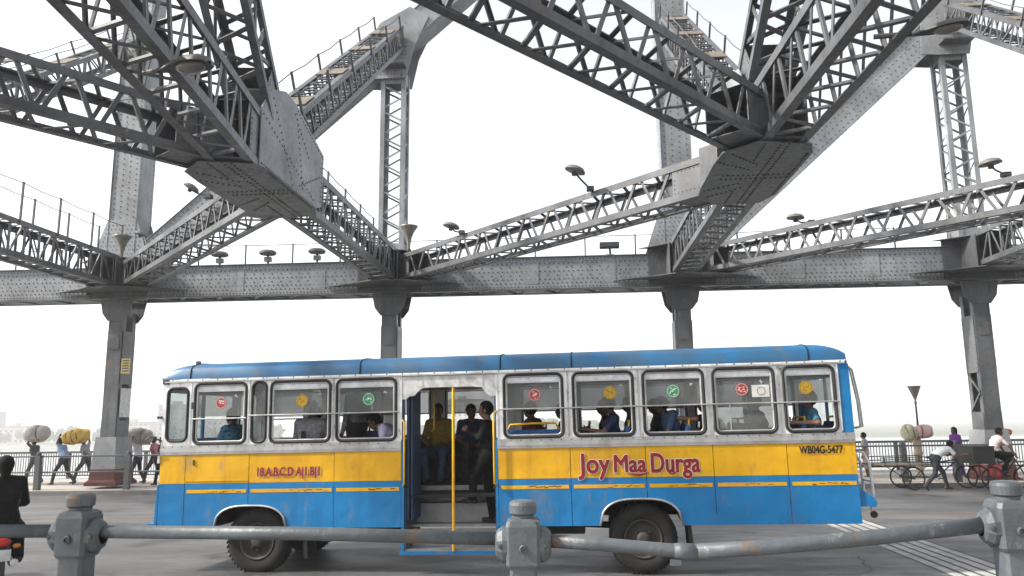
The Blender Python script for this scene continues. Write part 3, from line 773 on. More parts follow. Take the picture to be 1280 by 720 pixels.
# ends
for u, s in ((U0, -1), (U1, 1)):
    x0, x1 = sorted((u, u - s * 0.03))
    MB().box(x0, x1, 0.032, W - 0.032, 0.66, 1.31).build('end_panel', 'bus_blue', bus)
    MB().box(x0, x1, 0.032, W - 0.032, 1.314, 1.87).build('end_panel', 'bus_yellow', bus)
    fr = MB()
    for y0, y1, z0, z1 in ((0.046, 0.16, 1.875, 2.868), (W - 0.16, W - 0.046, 1.875, 2.868), (0.16, W - 0.16, 2.68, 2.868), (0.16, W - 0.16, 1.875, 1.97), (W / 2 - 0.04, W / 2 + 0.04, 1.97, 2.68)):
        fr.box(x0, x1, y0, y1, z0, z1)
    w = fr.build('windscreen_frame' if s < 0 else 'rear_window_frame', 'bus_blue', bus)
    MB().box((x0 + x1) / 2 - 0.003, (x0 + x1) / 2 + 0.003, 0.16, W - 0.16, 1.97, 2.68).build('pane', 'glass_clear', w)
    for y in (0.25, W - 0.25):
        MB().lathe([(0.0, 0.03), (0.06, 0.025), (0.085, 0.0), (0.085, -0.02)], 16, T(u, y, 1.12) @ Matrix.Rotation(R(90 * s), 4, 'Y')).build('headlamp' if s < 0 else 'tail_lamp', 'lamp_glass' if s < 0 else 'red_lamp', bus)
MB().box(-5.29, -5.16, -0.02, W + 0.02, 0.655, 0.74).build('front_bumper', 'bus_blue', bus)
MB().prism([(-5.205, 0.7), (-5.155, 0.7), (-5.155, 1.30), (-5.175, 1.30)], 0.0, 0.03, 'y').build('front_wing', 'bus_blue', bus)
MB().prism([(4.955, 1.12), (5.14, 1.00), (5.17, 0.93), (5.16, 0.885), (4.955, 0.88)], 0.03, W - 0.03, 'y').build('rear_bumper', 'bus_blue', bus)
# mirror and lamp at the front
MB().tube([(-5.14, 0.0, 1.95), (-5.30, -0.05, 2.02), (-5.36, -0.06, 1.97)], 0.012, 6).build('mirror_arm', 'dark_iron', bus)
MB().box(-5.44, -5.28, -0.085, -0.06, 1.90, 1.93).build('mirror', 'dark_iron', bus)
MB().box(-5.22, -5.15, -0.03, 0.0, 2.28, 2.32).build('marker_lamp', 'dark_iron', bus)
MB().box(-5.185, -5.15, -0.015, 0.012, 1.62, 1.73).build('side_lamp', 'sheet_metal_white', bus)
MB().box(-4.68, -4.655, -0.02, 0.0, 2.42, 2.52).build('hinge', 'dark_iron', bus)
# tail: tubes of the rear ladder and grille
for y in (0.12, 0.22):
    MB().tube([(4.96, y, 2.80), (5.03, y, 2.74), (5.09, y, 2.3), (5.10, y, 1.95), (5.0, y, 1.93)], 0.014, 6).build('rear_guard_tube', 'moulding', bus, smooth=True)
for y in (0.15, 0.55):
    MB().tube([(4.96, y, 1.62), (5.08, y, 1.60), (5.15, y, 1.45), (5.17, y, 0.98), (5.16, y, 0.86)], 0.020, 6).build('ladder_tube', 'white_tube', bus, smooth=True)
for z in (1.0, 1.2, 1.4): rod('ladder_rung', (5.165, 0.15, z), (5.165, 0.55, z), 0.014, 'white_tube', bus)
MB().box(4.94, 5.06, -0.012, 0.02, 1.625, 1.645).build('rear_lamp_bracket', 'dark_iron', bus)
rod('tow_hook', (5.11, 0.15, 0.885), (5.14, 0.15, 0.80), 0.013, 'white_tube', bus)
MB().lathe([(0, -0.02), (0.045, -0.02), (0.05, 0), (0.045, 0.02), (0, 0.02)], 14, T(5.15, 0.15, 0.765) @ Matrix.Rotation(R(90), 4, 'X')).build('tow_roller', 'rubber', bus)
# doorway: header plate, posts, steps, poles, folded leaf
P = [(-1.42, 2.815), (0.0, 2.815), (0.0, 2.50), (-0.10, 2.50), (-0.16, 2.55), (-0.22, 2.63), (-0.36, 2.645), (-1.08, 2.645), (-1.16, 2.60), (-1.22, 2.53), (-1.30, 2.52), (-1.35, 2.48), (-1.42, 2.48)]
MB().prism(P[::-1], -0.004, 0.02, 'y').build('door_header', 'sheet_metal_white', bus)
for a in (-1.1, -0.55, -0.2): MB().box(a, a + 0.008, -0.008, -0.004, 2.66, 2.81).build('header_crease', 'moulding', bus)
for a, b in ((-1.42, -1.38), (-0.035, 0.0)):
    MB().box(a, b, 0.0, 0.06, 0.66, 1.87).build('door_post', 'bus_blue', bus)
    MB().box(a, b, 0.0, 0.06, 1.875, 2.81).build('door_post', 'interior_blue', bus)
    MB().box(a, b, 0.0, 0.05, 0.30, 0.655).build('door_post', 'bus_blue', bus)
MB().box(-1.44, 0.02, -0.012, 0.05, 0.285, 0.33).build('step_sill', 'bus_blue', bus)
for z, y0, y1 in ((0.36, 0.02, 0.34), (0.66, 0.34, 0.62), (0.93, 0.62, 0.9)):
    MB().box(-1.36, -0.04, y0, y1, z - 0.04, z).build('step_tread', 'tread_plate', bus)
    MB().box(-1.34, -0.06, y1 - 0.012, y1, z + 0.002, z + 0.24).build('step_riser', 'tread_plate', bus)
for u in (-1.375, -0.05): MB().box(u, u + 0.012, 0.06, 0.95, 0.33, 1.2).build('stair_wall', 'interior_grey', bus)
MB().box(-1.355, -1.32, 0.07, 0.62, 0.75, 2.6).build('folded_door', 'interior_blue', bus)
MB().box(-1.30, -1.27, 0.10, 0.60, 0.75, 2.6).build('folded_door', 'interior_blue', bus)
rod('grab_pole', (-0.655, -0.006, 0.33), (-0.645, 0.02, 2.66), 0.021, 'yellow_tube', bus, 10)
def grab(u, z0, z1, s, y=-0.06):
    MB().tube([(u, 0.0, z0 - 0.04), (u + s * 0.04, y, z0), (u + s * 0.04, y, (z0 + z1) / 2), (u + s * 0.04, y, z1), (u, 0.0, z1 + 0.04)], 0.014, 8).build('grab_handle', 'yellow_tube', bus, smooth=True)
grab(-1.40, 1.27, 2.14, 1); grab(-0.005, 1.26, 2.24, -1)
MB().tube([(-1.06, 0.62, 2.62), (-1.06, 0.60, 2.05), (-1.10, 0.62, 2.0)], 0.012, 8).build('grab_handle', 'yellow_tube', bus, smooth=True)
# cabin shell
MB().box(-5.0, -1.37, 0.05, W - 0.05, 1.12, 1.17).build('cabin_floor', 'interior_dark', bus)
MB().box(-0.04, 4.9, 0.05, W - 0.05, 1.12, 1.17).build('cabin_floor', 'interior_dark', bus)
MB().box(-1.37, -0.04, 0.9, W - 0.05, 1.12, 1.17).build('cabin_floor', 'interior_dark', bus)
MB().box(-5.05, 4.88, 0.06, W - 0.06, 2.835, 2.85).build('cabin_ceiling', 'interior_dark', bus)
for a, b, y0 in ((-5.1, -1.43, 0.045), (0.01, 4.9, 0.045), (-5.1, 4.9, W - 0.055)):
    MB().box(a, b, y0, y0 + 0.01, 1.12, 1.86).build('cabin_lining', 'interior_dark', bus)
for y in (0.55, W - 0.55): rod('ceiling_rail', (-4.8, y, 2.70), (4.8, y, 2.70), 0.014, 'moulding', bus)
MB().box(-3.0, -2.97, 0.06, 1.0, 1.17, 2.05).build('partition', 'interior_grey', bus)
MB().box(-4.1, -4.06, 0.8, W - 0.06, 1.17, 1.9).build('partition', 'interior_grey', bus)
# seats in rows on both sides of the aisle
def seat(u, y, far):
    s = obj('seat', MB().box(u - 0.02, u + 0.40, y, y + 0.86, 1.50, 1.60).mesh('seat', 'seat_dark'), None, bus)
    MB().prism([(u + 0.40, 1.60), (u + 0.47, 1.60), (u + 0.56, 2.02), (u + 0.50, 2.03)], y + 0.02, y + 0.84, 'y').build('backrest', 'seat_blue', s)
    MB().tube([(u + 0.53, y + 0.05, 1.98), (u + 0.55, y + 0.09, 2.09), (u + 0.555, y + 0.43, 2.10), (u + 0.55, y + 0.77, 2.09), (u + 0.53, y + 0.81, 1.98)], 0.016, 8).build('grab_rail', 'yellow_tube', s, smooth=True)
    for yy in (y + 0.1, y + 0.75): MB().box(u + 0.16, u + 0.20, yy, yy + 0.04, 1.17, 1.50).build('leg', 'dark_iron', s)
SEATS_N = [1.35, 2.2, 3.0, 3.8, 4.3]; SEATS_F = [-3.7, -2.9, -0.0, 0.75, 1.5, 2.3, 3.1, 3.9]
for u in SEATS_N: seat(u, 0.09, 0)
for u in SEATS_F: seat(u, W - 0.98, 1)
s = obj('seat', MB().box(0.05, 0.95, 0.3, 0.62, 1.50, 1.60).mesh('seat', 'seat_dark'), None, bus)      # seat beside the doorway, its back against the window
MB().box(0.10, 0.90, 0.14, 0.24, 1.62, 2.00).build('backrest', 'seat_blue', s)
MB().tube([(0.12, 0.18, 1.98), (0.17, 0.18, 2.075), (0.5, 0.18, 2.09), (0.83, 0.18, 2.09), (0.90, 0.18, 1.98)], 0.016, 8).build('grab_rail', 'yellow_tube', s, smooth=True)
obj('seat', MB().box(-1.35, -0.05, W - 0.55, W - 0.08, 1.48, 1.58).mesh('seat', 'seat_dark'), None, bus)   # bench opposite the doorway
# running gear
def wheel(u, y, out):
    """out = -1 faces the viewer's side"""
    Mw = T(u, y, 0.465) @ Matrix.Rotation(R(90 if out < 0 else -90), 4, 'X')   # local +Z points outwards
    prof = [(0.27, -0.13), (0.40, -0.14), (0.445, -0.12), (0.463, -0.08), (0.463, 0.08), (0.445, 0.12), (0.40, 0.14), (0.30, 0.135), (0.265, 0.11)]
    w = obj('wheel', MB().lathe(prof, 48).mesh('wheel', 'tyre', True), None, bus, Mw)
    m = MB()
    for k in range(44):
        a = 2 * math.pi * k / 44; Mr = Matrix.Rotation(a, 4, 'Z')
        for z0, z1, sk in ((-0.115, -0.01, 0.02), (0.01, 0.115, -0.02)):
            V = [(0.46, -0.018 + sk, z0), (0.478, -0.016 + sk, z0), (0.478, 0.016 + sk, z0), (0.46, 0.018 + sk, z0), (0.46, -0.018 - sk, z1), (0.476, -0.016 - sk, z1), (0.476, 0.016 - sk, z1), (0.46, 0.018 - sk, z1)]
            m.add([Mr @ Vector(v) for v in V], [(0, 1, 2, 3), (7, 6, 5, 4), (0, 4, 5, 1), (1, 5, 6, 2), (2, 6, 7, 3)])
    m.build('tread', 'tyre', w)
    MB().lathe([(0.268, 0.115), (0.262, 0.135), (0.245, 0.13), (0.235, 0.06), (0.17, 0.045), (0.15, 0.075), (0.10, 0.08), (0.09, 0.13), (0.05, 0.14), (0.0, 0.14)], 32).build('rim', 'rim', w, smooth=True)
    b = MB()
    for k in range(8):
        a = 2 * math.pi * k / 8; b.lathe([(0.018, 0.07), (0.018, 0.10), (0, 0.105)], 6, T(0.125 * math.cos(a), 0.125 * math.sin(a), 0))
    b.build('wheel_nuts', 'rim', w, kind='stuff')
for u in (-3.62, 2.02):
    wheel(u, 0.22, -1); wheel(u, W - 0.22, 1)
    MB().tube([(u, 0.2, 0.465), (u, W - 0.2, 0.465)], 0.07, 10).build('axle', 'undercarriage', bus)
wheel(2.02, 0.55, -1); wheel(2.02, W - 0.55, 1)
for y in (0.75, W - 0.8): MB().box(-5.0, 4.8, y, y + 0.08, 0.72, 0.92).build('chassis_rail', 'undercarriage', bus)
MB().box(-5.0, 4.85, 0.1, W - 0.1, 1.06, 1.10).build('underfloor', 'undercarriage', bus)
MB().prism([(-2.92, 0.66), (-2.86, 0.66), (-2.84, 0.22), (-2.90, 0.22)], 0.10, 0.48, 'y').build('mud_flap', 'undercarriage', bus)
MB().prism([(2.64, 0.66), (2.68, 0.66), (2.72, 0.2), (2.66, 0.2)], 0.08, 0.66, 'y').build('mud_flap', 'undercarriage', bus)
MB().tube([(-2.6, 0.9, 0.62), (-1.6, 0.9, 0.62)], 0.22, 14).build('fuel_tank', 'undercarriage', bus, smooth=False)
MB().ball((2.02, W / 2, 0.47), 0.2, 0.22, 0.2).build('differential', 'undercarriage', bus, smooth=True)
MB().box(0.3, 1.2, 0.25, 0.7, 0.52, 0.92).build('battery_box', 'undercarriage', bus)
MB().tube([(0, W / 2, 0.6), (2.0, W / 2, 0.5)], 0.05, 8).build('drive_shaft', 'undercarriage', bus)
MB().box(-4.74, -3.75, -0.006, 0.0, 1.345, 1.355).build('locker_edge', 'bus_yellow', bus)
MB().box(-4.62, -4.60, -0.014, 0.0, 1.58, 1.66).build('locker_handle', 'dark_iron', bus)

# ---- lettering
def text_mesh(body):
    cu = bpy.data.curves.new('lettering', 'FONT'); cu.body = body; cu.size = 1.0; cu.resolution_u = 4
    o = bpy.data.objects.new('lettering', cu); COL.objects.link(o)
    bpy.context.view_layer.update()
    me = bpy.data.meshes.new_from_object(o.evaluated_get(bpy.context.evaluated_depsgraph_get()))
    V = [tuple(v.co) for v in me.vertices]; F = [tuple(q.vertices) for q in me.polygons]
    bpy.data.objects.remove(o); bpy.data.curves.remove(cu); bpy.data.meshes.remove(me)
    return V, F
def lettering(body, u0, u1, z0, z1, y, mat, bold=0.0, n=8, du=0.0, dz=0.0):
    """flat painted letters; the strokes are thickened by laying the letters down n times on a small circle"""
    V, F = text_mesh(body); co = np.array(V); lo, hi = co.min(0), co.max(0)
    sx = (u1 - u0) / (hi[0] - lo[0]); sz = (z1 - z0) / (hi[1] - lo[1]); m = MB()
    for k in range(n + 1):
        a = 2 * math.pi * k / n; ox, oz = (bold * math.cos(a), bold * math.sin(a)) if k < n else (0, 0)
        m.add([(u0 + (v[0] - lo[0]) * sx + ox + du, y - 0.00012 * k, z0 + (v[1] - lo[1]) * sz + oz + dz) for v in V], F)
    return m.build('lettering', mat, bus)
lettering('18.A.B.C.D A|1.B|1', -3.60, -2.65, 1.37, 1.53, -0.0050, 'white_letter', 0.005, 8, 0.007, -0.005)
lettering('18.A.B.C.D A|1.B|1', -3.60, -2.65, 1.37, 1.53, -0.0075, 'red_paint', 0.0065)
for w_, a, b, z0, z1 in (('Joy', 1.155, 1.59, 1.295, 1.645), ('Maa', 1.66, 2.10, 1.39, 1.62), ('Durga', 2.175, 2.84, 1.295, 1.635)):
    lettering(w_, a, b, z0, z1, -0.0050, 'white_letter', 0.0165, 14)
    lettering(w_, a, b, z0, z1, -0.0085, 'red_paint', 0.010, 10)
m = MB()
m.tube([(1.86, -0.008, 1.36), (2.0, -0.008, 1.345), (2.13, -0.008, 1.375)], [0.006, 0.014, 0.006], 6)
m.tube([(2.40, -0.008, 1.375), (2.46, -0.008, 1.355), (2.52, -0.008, 1.38)], [0.006, 0.012, 0.006], 6)
m.build('lettering', 'red_paint', bus)
lettering('WB04G-5477', 4.20, 4.775, 1.60, 1.70, -0.006, 'black_paint', 0.004)
# ------------------------------------------------------------ railings
MB2 = MB
near_rail = thing('pipe_railing', 'grey painted pipe railing with cast posts and a bent rail, in front of the bus', 'railing')
def near_post(x, y, zr, seed):
    rs = random.Random(seed)
    g = obj('post', None, None, near_rail, T(x, y, 0.42) @ Matrix.Rotation(R(rs.uniform(-2, 2)), 4, 'Z') @ Matrix.Diagonal((0.88, 0.88, 1, 1)))
    z = zr - 0.42
    def octa(w, c): return [(-w, -w + c), (-w + c, -w), (w - c, -w), (w, -w + c), (w, w - c), (w - c, w), (-w + c, w), (-w, w - c)]
    def loft(rs_):
        V = []; F = []
        for w, c, zz in rs_: V += [(a, b, zz) for a, b in octa(w, c)]
        for k in range(len(rs_) - 1): F += [(k * 8 + q, k * 8 + (q + 1) % 8, k * 8 + 8 + (q + 1) % 8, k * 8 + 8 + q) for q in range(8)]
        F += [tuple(range(7, -1, -1)), tuple(len(rs_) * 8 - 8 + q for q in range(8))]
        return MB().add(V, F)
    loft([(0.11, 0.02, 0), (0.11, 0.02, 0.08), (0.078, 0.016, 0.11), (0.075, 0.016, z - 0.125)]).build('shaft', 'rail_paint', g)
    loft([(0.082, 0.014, z - 0.125), (0.093, 0.018, z - 0.11), (0.095, 0.018, z + 0.07), (0.088, 0.02, z + 0.095), (0.072, 0.025, z + 0.105)]).build('body', 'rail_paint', g)
    MB().lathe([(0.0, z + 0.105), (0.062, z + 0.105), (0.062, z + 0.118), (0.076, z + 0.128), (0.078, z + 0.168), (0.073, z + 0.182), (0.055, z + 0.190), (0, z + 0.191)], 24).build('cap', 'rail_paint', g, smooth=False)
    for s in (-1, 1):
        MB().lathe([(0.088, 0.085), (0.088, 0.115), (0.07, 0.145), (0.05, 0.155), (0.045, 0.155)], 10, T(0, 0, z - 0.02) @ Matrix.Rotation(R(90 * s), 4, 'Y')).build('socket', 'rail_paint', g)
        MB().lathe([(0.012, 0), (0.012, 0.012), (0.0, 0.014)], 8, T(s * 0.125, -0.075, z - 0.02) @ Matrix.Rotation(R(90), 4, 'X')).build('bolt', 'dark_iron', g)
    MB().lathe([(0.02, 0), (0.02, 0.012), (0.014, 0.016), (0.014, 0.006), (0, 0.006)], 10, T(0.0, -0.095, z - 0.03) @ Matrix.Rotation(R(90), 4, 'X')).build('plug', 'rail_paint', g)
    return g
PX = [(-4.85, 1.60), (-2.55, 1.593), (-0.265, 1.541), (2.03, 1.612), (4.32, 1.60)]
for k, (x, z) in enumerate(PX): near_post(x, 4.0, z, k)
def pipe(pts, r=0.033): return MB().tube([(x, 4.0 + dy, z) for x, dy, z in pts], r, 16).build('rail', 'rail_paint', near_rail, smooth=True)
pipe([(-7.0, 0, 1.60), (-4.85, 0, 1.60), (-2.68, 0, 1.594)])
pipe([(-2.42, 0, 1.590), (-1.4, 0.01, 1.575), (-0.40, 0, 1.548)])
pipe([(-0.13, 0, 1.536), (0.12, 0.0, 1.518), (0.50, -0.01, 1.486), (0.56, -0.01, 1.484)])
pipe([(0.53, -0.012, 1.484), (0.9, -0.01, 1.503), (1.4, 0.0, 1.545), (1.90, 0, 1.598)], 0.036)
MB().tube([(0.46, 3.99, 1.488), (0.50, 3.99, 1.486), (0.57, 3.988, 1.484)], [0.036, 0.041, 0.037], 14).build('coupling', 'rail_paint', near_rail, smooth=True)
MB().box(0.44, 0.49, 3.96, 4.0, 1.425, 1.452).build('torn_bracket', 'rail_paint', near_rail)
pipe([(2.16, 0, 1.614), (4.32, 0, 1.60), (6.6, 0, 1.60)])
struct('near_kerb', MB().box(-160, 160, 3.902, 4.28, -0.5, 0.416), 'kerb')

far_rail = thing('pipe_railing', 'dark pipe railing with thick posts along the far kerb, in front of the walkers', 'railing')
pm = MB(); pm.box(-0.085, 0.085, -0.085, 0.085, 0, 1.14).lathe([(0.06, 1.14), (0.075, 1.15), (0.075, 1.22), (0.05, 1.24), (0, 1.245)], 10)
pm = pm.mesh('post', 'fence_paint')
for k in range(-7, 24):
    x = -18.02 + 1.565 * k
    if min(abs(x - f) for f in FX) < 0.75: continue
    obj('post', pm, None, far_rail, T(x, 25.78, PZ) @ Matrix.Rotation(R(random.uniform(-2, 2)), 4, 'X'))
for z in (0.70, 1.22): rod('rail', (-29.5, 25.78, z), (19.0, 25.78, z), 0.026, 'fence_paint', far_rail)
fence = thing('baluster_fence', 'dark iron fence of closely set balusters at the outer edge of the footpath', 'fence')
MB().box(-40, 34, PY - 0.06, PY + 0.06, 1.14, 1.22).build('top_rail', 'fence_paint', fence)
MB().box(-40, 34, PY - 0.03, PY + 0.03, 0.22, 0.27).build('bottom_rail', 'fence_paint', fence)
bm_ = MB()
for k in range(560):
    x = -34 + 0.108 * k; bm_.box(x - 0.011, x + 0.011, PY - 0.011, PY + 0.011, 0.27, 1.14)
bm_.build('balusters', 'fence_paint', fence, kind='stuff')
for k in range(20): MB().box(-34 + 3.3 * k - 0.05, -34 + 3.3 * k + 0.05, PY - 0.05, PY + 0.05, PZ - 0.004, 1.14).build('post', 'fence_paint', fence)

# ------------------------------------------------------------ road marks: expansion joint, worn line
ej = thing('expansion_joint', 'pale steel strips of an expansion joint crossing the road behind the bus', 'expansion joint', T(5.35, 0, 0.004))
for k in range(5):
    x = -0.36 + 0.20 * k
    MB().box(x, x + 0.14, 4.4, KY - 0.05, 0, 0.006 + 0.002 * (k % 2)).build('strip', 'white_paint', ej)
    MB().box(x + 0.142, x + 0.198, 4.4, KY - 0.05, 0, 0.003).build('gap', 'joint_rubber', ej)
lane = obj('lane_line', MB().box(-60, 60, 18.55, 18.67, 0.002, 0.006).mesh('lane_line', 'yellow_line'), None); lane['kind'] = 'structure'
ck = MB(); rs = random.Random(3)
for (x, y, a, n) in ((2.6, 10.6, 0.2, 16), (3.4, 11.6, -0.4, 14), (-6.3, 13.2, 0.1, 16), (6.4, 12.5, 1.2, 12), (-9.0, 18, 0.0, 20)):
    for k in range(n):
        a += rs.uniform(-0.5, 0.5); l = rs.uniform(0.08, 0.2); x2 = x + math.cos(a) * l; y2 = y + math.sin(a) * l; w = rs.uniform(0.006, 0.016)
        ck.add([(x - w * math.sin(a), y + w * math.cos(a), 0.003), (x + w * math.sin(a), y - w * math.cos(a), 0.003), (x2 + w * math.sin(a), y2 - w * math.cos(a), 0.003), (x2 - w * math.sin(a), y2 + w * math.cos(a), 0.003)], [(0, 1, 2, 3)]); x, y = x2, y2
co = ck.build('road_cracks', 'joint_rubber', kind='stuff'); tag(co, 'thin dark cracks wandering across the worn asphalt', 'cracks')

# ------------------------------------------------------------ lamps and horns on the steelwork
def floodlight(p, tilt, az, base, label, s=1.0):
    s *= 0.85; p = (p[0] * 0.8 + base[0] * 0.2, p[1] * 0.8 + base[1] * 0.2, p[2] - 0.10)
    """shallow dish lamp on a bent arm; p = lamp centre, base = where the arm is bolted on"""
    g = thing('dish_floodlight', label, 'floodlight', T(*p), 'dish floodlights on the beams')
    Mh = Matrix.Rotation(R(az), 4, 'Z') @ Matrix.Rotation(R(tilt), 4, 'Y') @ Matrix.Scale(s, 4)
    h = obj('head', MB().lathe([(0, 0.13), (0.14, 0.12), (0.25, 0.075), (0.30, 0.0), (0.305, -0.03), (0.28, -0.035)], 20).mesh('head', 'lamp_grey', True), None, g, Mh)
    MB().lathe([(0.28, -0.03), (0.2, -0.055), (0, -0.065)], 20).build('glass', 'lamp_glass', h, smooth=True)
    MB().box(-0.06, 0.06, -0.05, 0.05, -0.16, -0.05).build('ballast', 'dark_iron', h)
    b = Vector(base) - Vector(p); k = Vector((b.x * 0.35, b.y * 0.35, -0.22 * s))
    MB().tube([(0, 0, -0.08 * s), k, b], 0.028 * s, 8).build('arm', 'dark_iron', g)
    MB().box(b.x - 0.09, b.x + 0.09, b.y - 0.09, b.y + 0.09, b.z - 0.05, b.z + 0.05).build('clamp', 'dark_iron', g)
    return g
FL = [((0.10, 18.3, 8.22), 18, 0, (0.55, 18.75, 7.75), 'dish floodlight on the diagonal lattice brace, closest to its upper gusset'),
      ((-3.65, 23.1, 8.12), 14, 10, (-3.2, 22.75, 7.75), 'dish floodlight low on the diagonal lattice brace, above the doorway of the bus'),
      ((6.62, 23.3, 8.08), 4, 0, (7.05, 22.9, 7.75), 'dish floodlight on the diagonal brace above the back end of the bus'),
      ((10.02, 18.9, 8.16), -6, 0, (10.4, 18.85, 7.75), 'flat dish floodlight high on the diagonal brace, beside the lattice post'),
      ((-9.45, 18.2, 8.08), 30, 20, (-8.85, 18.1, 7.72), 'small tilted floodlight on an arm beside the riveted post', ),
      ((-14.8, 25.3, 8.75), 20, 20, (-13.9, 24.6, 7.75), 'small round floodlight on an arm next to the horn lamp')]
for f in FL: floodlight(f[0], f[1], f[2], f[3], f[4], 0.8 if 'small' in f[4] else 1.0)
for k, x in enumerate((-12.35, -10.6, -8.83)):
    g = thing('disc_lamp', 'flat disc lamp on a short stand on the chord, %s' % ('closest to the riveted post', 'between two other disc lamps', 'nearest the crossing beam')[k], 'lamp', T(x, 26.35, 7.6), 'disc lamps on the chord')
    MB().lathe([(0, 0.62), (0.24, 0.61), (0.30, 0.56), (0.30, 0.50), (0.26, 0.47), (0, 0.46)], 20).build('head', 'lamp_grey', g, smooth=False)
    MB().tube([(0, 0, 0), (0.03, 0, 0.25), (0, 0, 0.47)], 0.04, 8).build('stand', 'dark_iron', g)
    MB().box(-0.1, 0.13, -0.08, 0.08, 0.22, 0.38).build('ballast', 'lamp_grey', g); MB().box(-0.12, 0.12, -0.1, 0.1, -0.02, 0.06).build('foot', 'dark_iron', g)
g = thing('box_floodlight', 'black rectangular floodlight on a stand on the bottom chord', 'floodlight', T(1.36, 26.35, 7.55))
MB().box(-0.33, 0.33, -0.14, 0.14, 0.40, 0.56).build('head', 'dark_iron', g, Matrix.Rotation(R(-6), 4, 'X'))
MB().tube([(0, 0, 0), (0.02, 0, 0.2), (0, 0, 0.42)], 0.04, 8).build('stand', 'dark_iron', g); MB().box(-0.14, 0.14, -0.1, 0.1, -0.02, 0.14).build('ballast', 'lamp_grey', g)
for k, (x, lab) in enumerate(((-15.5, 'trumpet shaped lamp above the joint with the riveted post'), (-5.4, 'trumpet shaped lamp above the joint with the lattice post'))):
    g = thing('trumpet_lamp', lab, 'lamp', T(x, 25.55, 7.86), 'trumpet lamps')
    MB().lathe([(0.05, 0.0), (0.06, 0.25), (0.10, 0.45), (0.18, 0.66), (0.29, 0.82), (0.31, 0.86), (0.28, 0.86), (0.0, 0.80)], 20).build('bell', 'tarnished', g, smooth=True)
    MB().tube([(0, 0, -0.02), (0, 0, 0.05)], 0.09, 10).build('base', 'dark_iron', g)
def street_head(p, az, base, label, tilt, sc=1.0):
    g = thing('street_lamp_head', label, 'street lamp', T(*p), 'big lamp heads under the beams')
    Mh = Matrix.Rotation(R(az), 4, 'Z') @ Matrix.Rotation(R(tilt), 4, 'Y') @ Matrix.Scale(sc, 4)
    P = [(-0.42, 0.06), (-0.32, 0.15), (0.0, 0.19), (0.28, 0.19), (0.42, 0.12), (0.45, 0.0), (-0.42, 0.0)]
    V = []; n = 14; prof = [(0.0, 0.0), (0.30, 0.10), (0.62, 0.165), (0.85, 0.15), (0.97, 0.09), (1.0, 0.0)]
    m = MB(); V = []
    for x, w in prof:
        for k in range(n + 1):
            a = math.pi * k / n; V.append((x * 0.95, -(0.04 + w) * math.cos(a), 0.02 + (0.03 + w * 0.75) * math.sin(a)))
    F = [(i * (n + 1) + k, i * (n + 1) + k + 1, (i + 1) * (n + 1) + k + 1, (i + 1) * (n + 1) + k) for i in range(len(prof) - 1) for k in range(n)]
    h = obj('hood', mesh('hood', V, [f[::-1] for f in F], True), 'lamp_grey', g, Mh)
    V = []
    for x, w in prof: V += [(x * 0.95, -(0.04 + w), 0.02), (x * 0.95, (0.04 + w), 0.02)]
    obj('rim', mesh('rim', V, [(2 * i, 2 * i + 2, 2 * i + 3, 2 * i + 1) for i in range(len(prof) - 1)]), 'dark_iron', h)
    MB().ball((0.60, 0, 0.01), 0.26, 0.15, 0.10, 14, 8).build('bowl', 'lamp_glass', h, smooth=True)
    b = Vector(base) - Vector(p)
    MB().tube([(0, 0, 0.04), b], 0.035, 8).build('arm', 'dark_iron', g)
    return g
street_head((-5.33, 9.35, 6.72), -18, (-5.75, 9.7, 6.9), 'big bowl street lamp head hung under the beam by the light grey side plate', 3, 0.9)
street_head((4.36, 9.55, 6.80), -20, (3.95, 9.7, 6.9), 'dark oval street lamp head hung under the beam over the back of the bus', -2, 0.66)
# lamp post on the far footpath
g = thing('lamp_post', 'lamp post with an upturned cone shade beside the far fence', 'lamp post', T(12.83, 31.0, PZ))
MB().tube([(0, 0, 0), (0, 0, 1.5), (0, 0, 2.72)], [0.05, 0.04, 0.03], 10).build('pole', 'dark_iron', g)
MB().lathe([(0.0, 2.45), (0.06, 2.46), (0.05, 2.52), (0.03, 2.6), (0.06, 2.68), (0.22, 3.08), (0.24, 3.13), (0.0, 3.14)], 18).build('shade', 'tarnished', g, smooth=False)
# notices on the left hanger
g = thing('notice_plate', 'small yellow notice plate fixed to the side of the hanger post', 'sign', T(-15.62, 26.25, 4.25))
plain('notice_yellow', (0.34, 0.27, 0.08), 0.6); plain('notice_paper', (0.55, 0.55, 0.54), 0.8)
obj('plate', MB().box(-0.02, 0.30, -0.01, 0.01, -0.26, 0.26).mesh('plate', 'notice_yellow'), None, g)
nm = MB()
for k in range(5): nm.box(0.02, 0.26, -0.014, -0.011, 0.17 - 0.09 * k, 0.21 - 0.09 * k)
nm.build('print', 'dark_iron', g, kind='stuff')
tag(MB().box(-15.668, -15.655, 26.36, 27.0, 2.5, 3.5).build('poster', 'notice_paper'), 'torn pale paper poster pasted on the side of the hanger', 'poster')
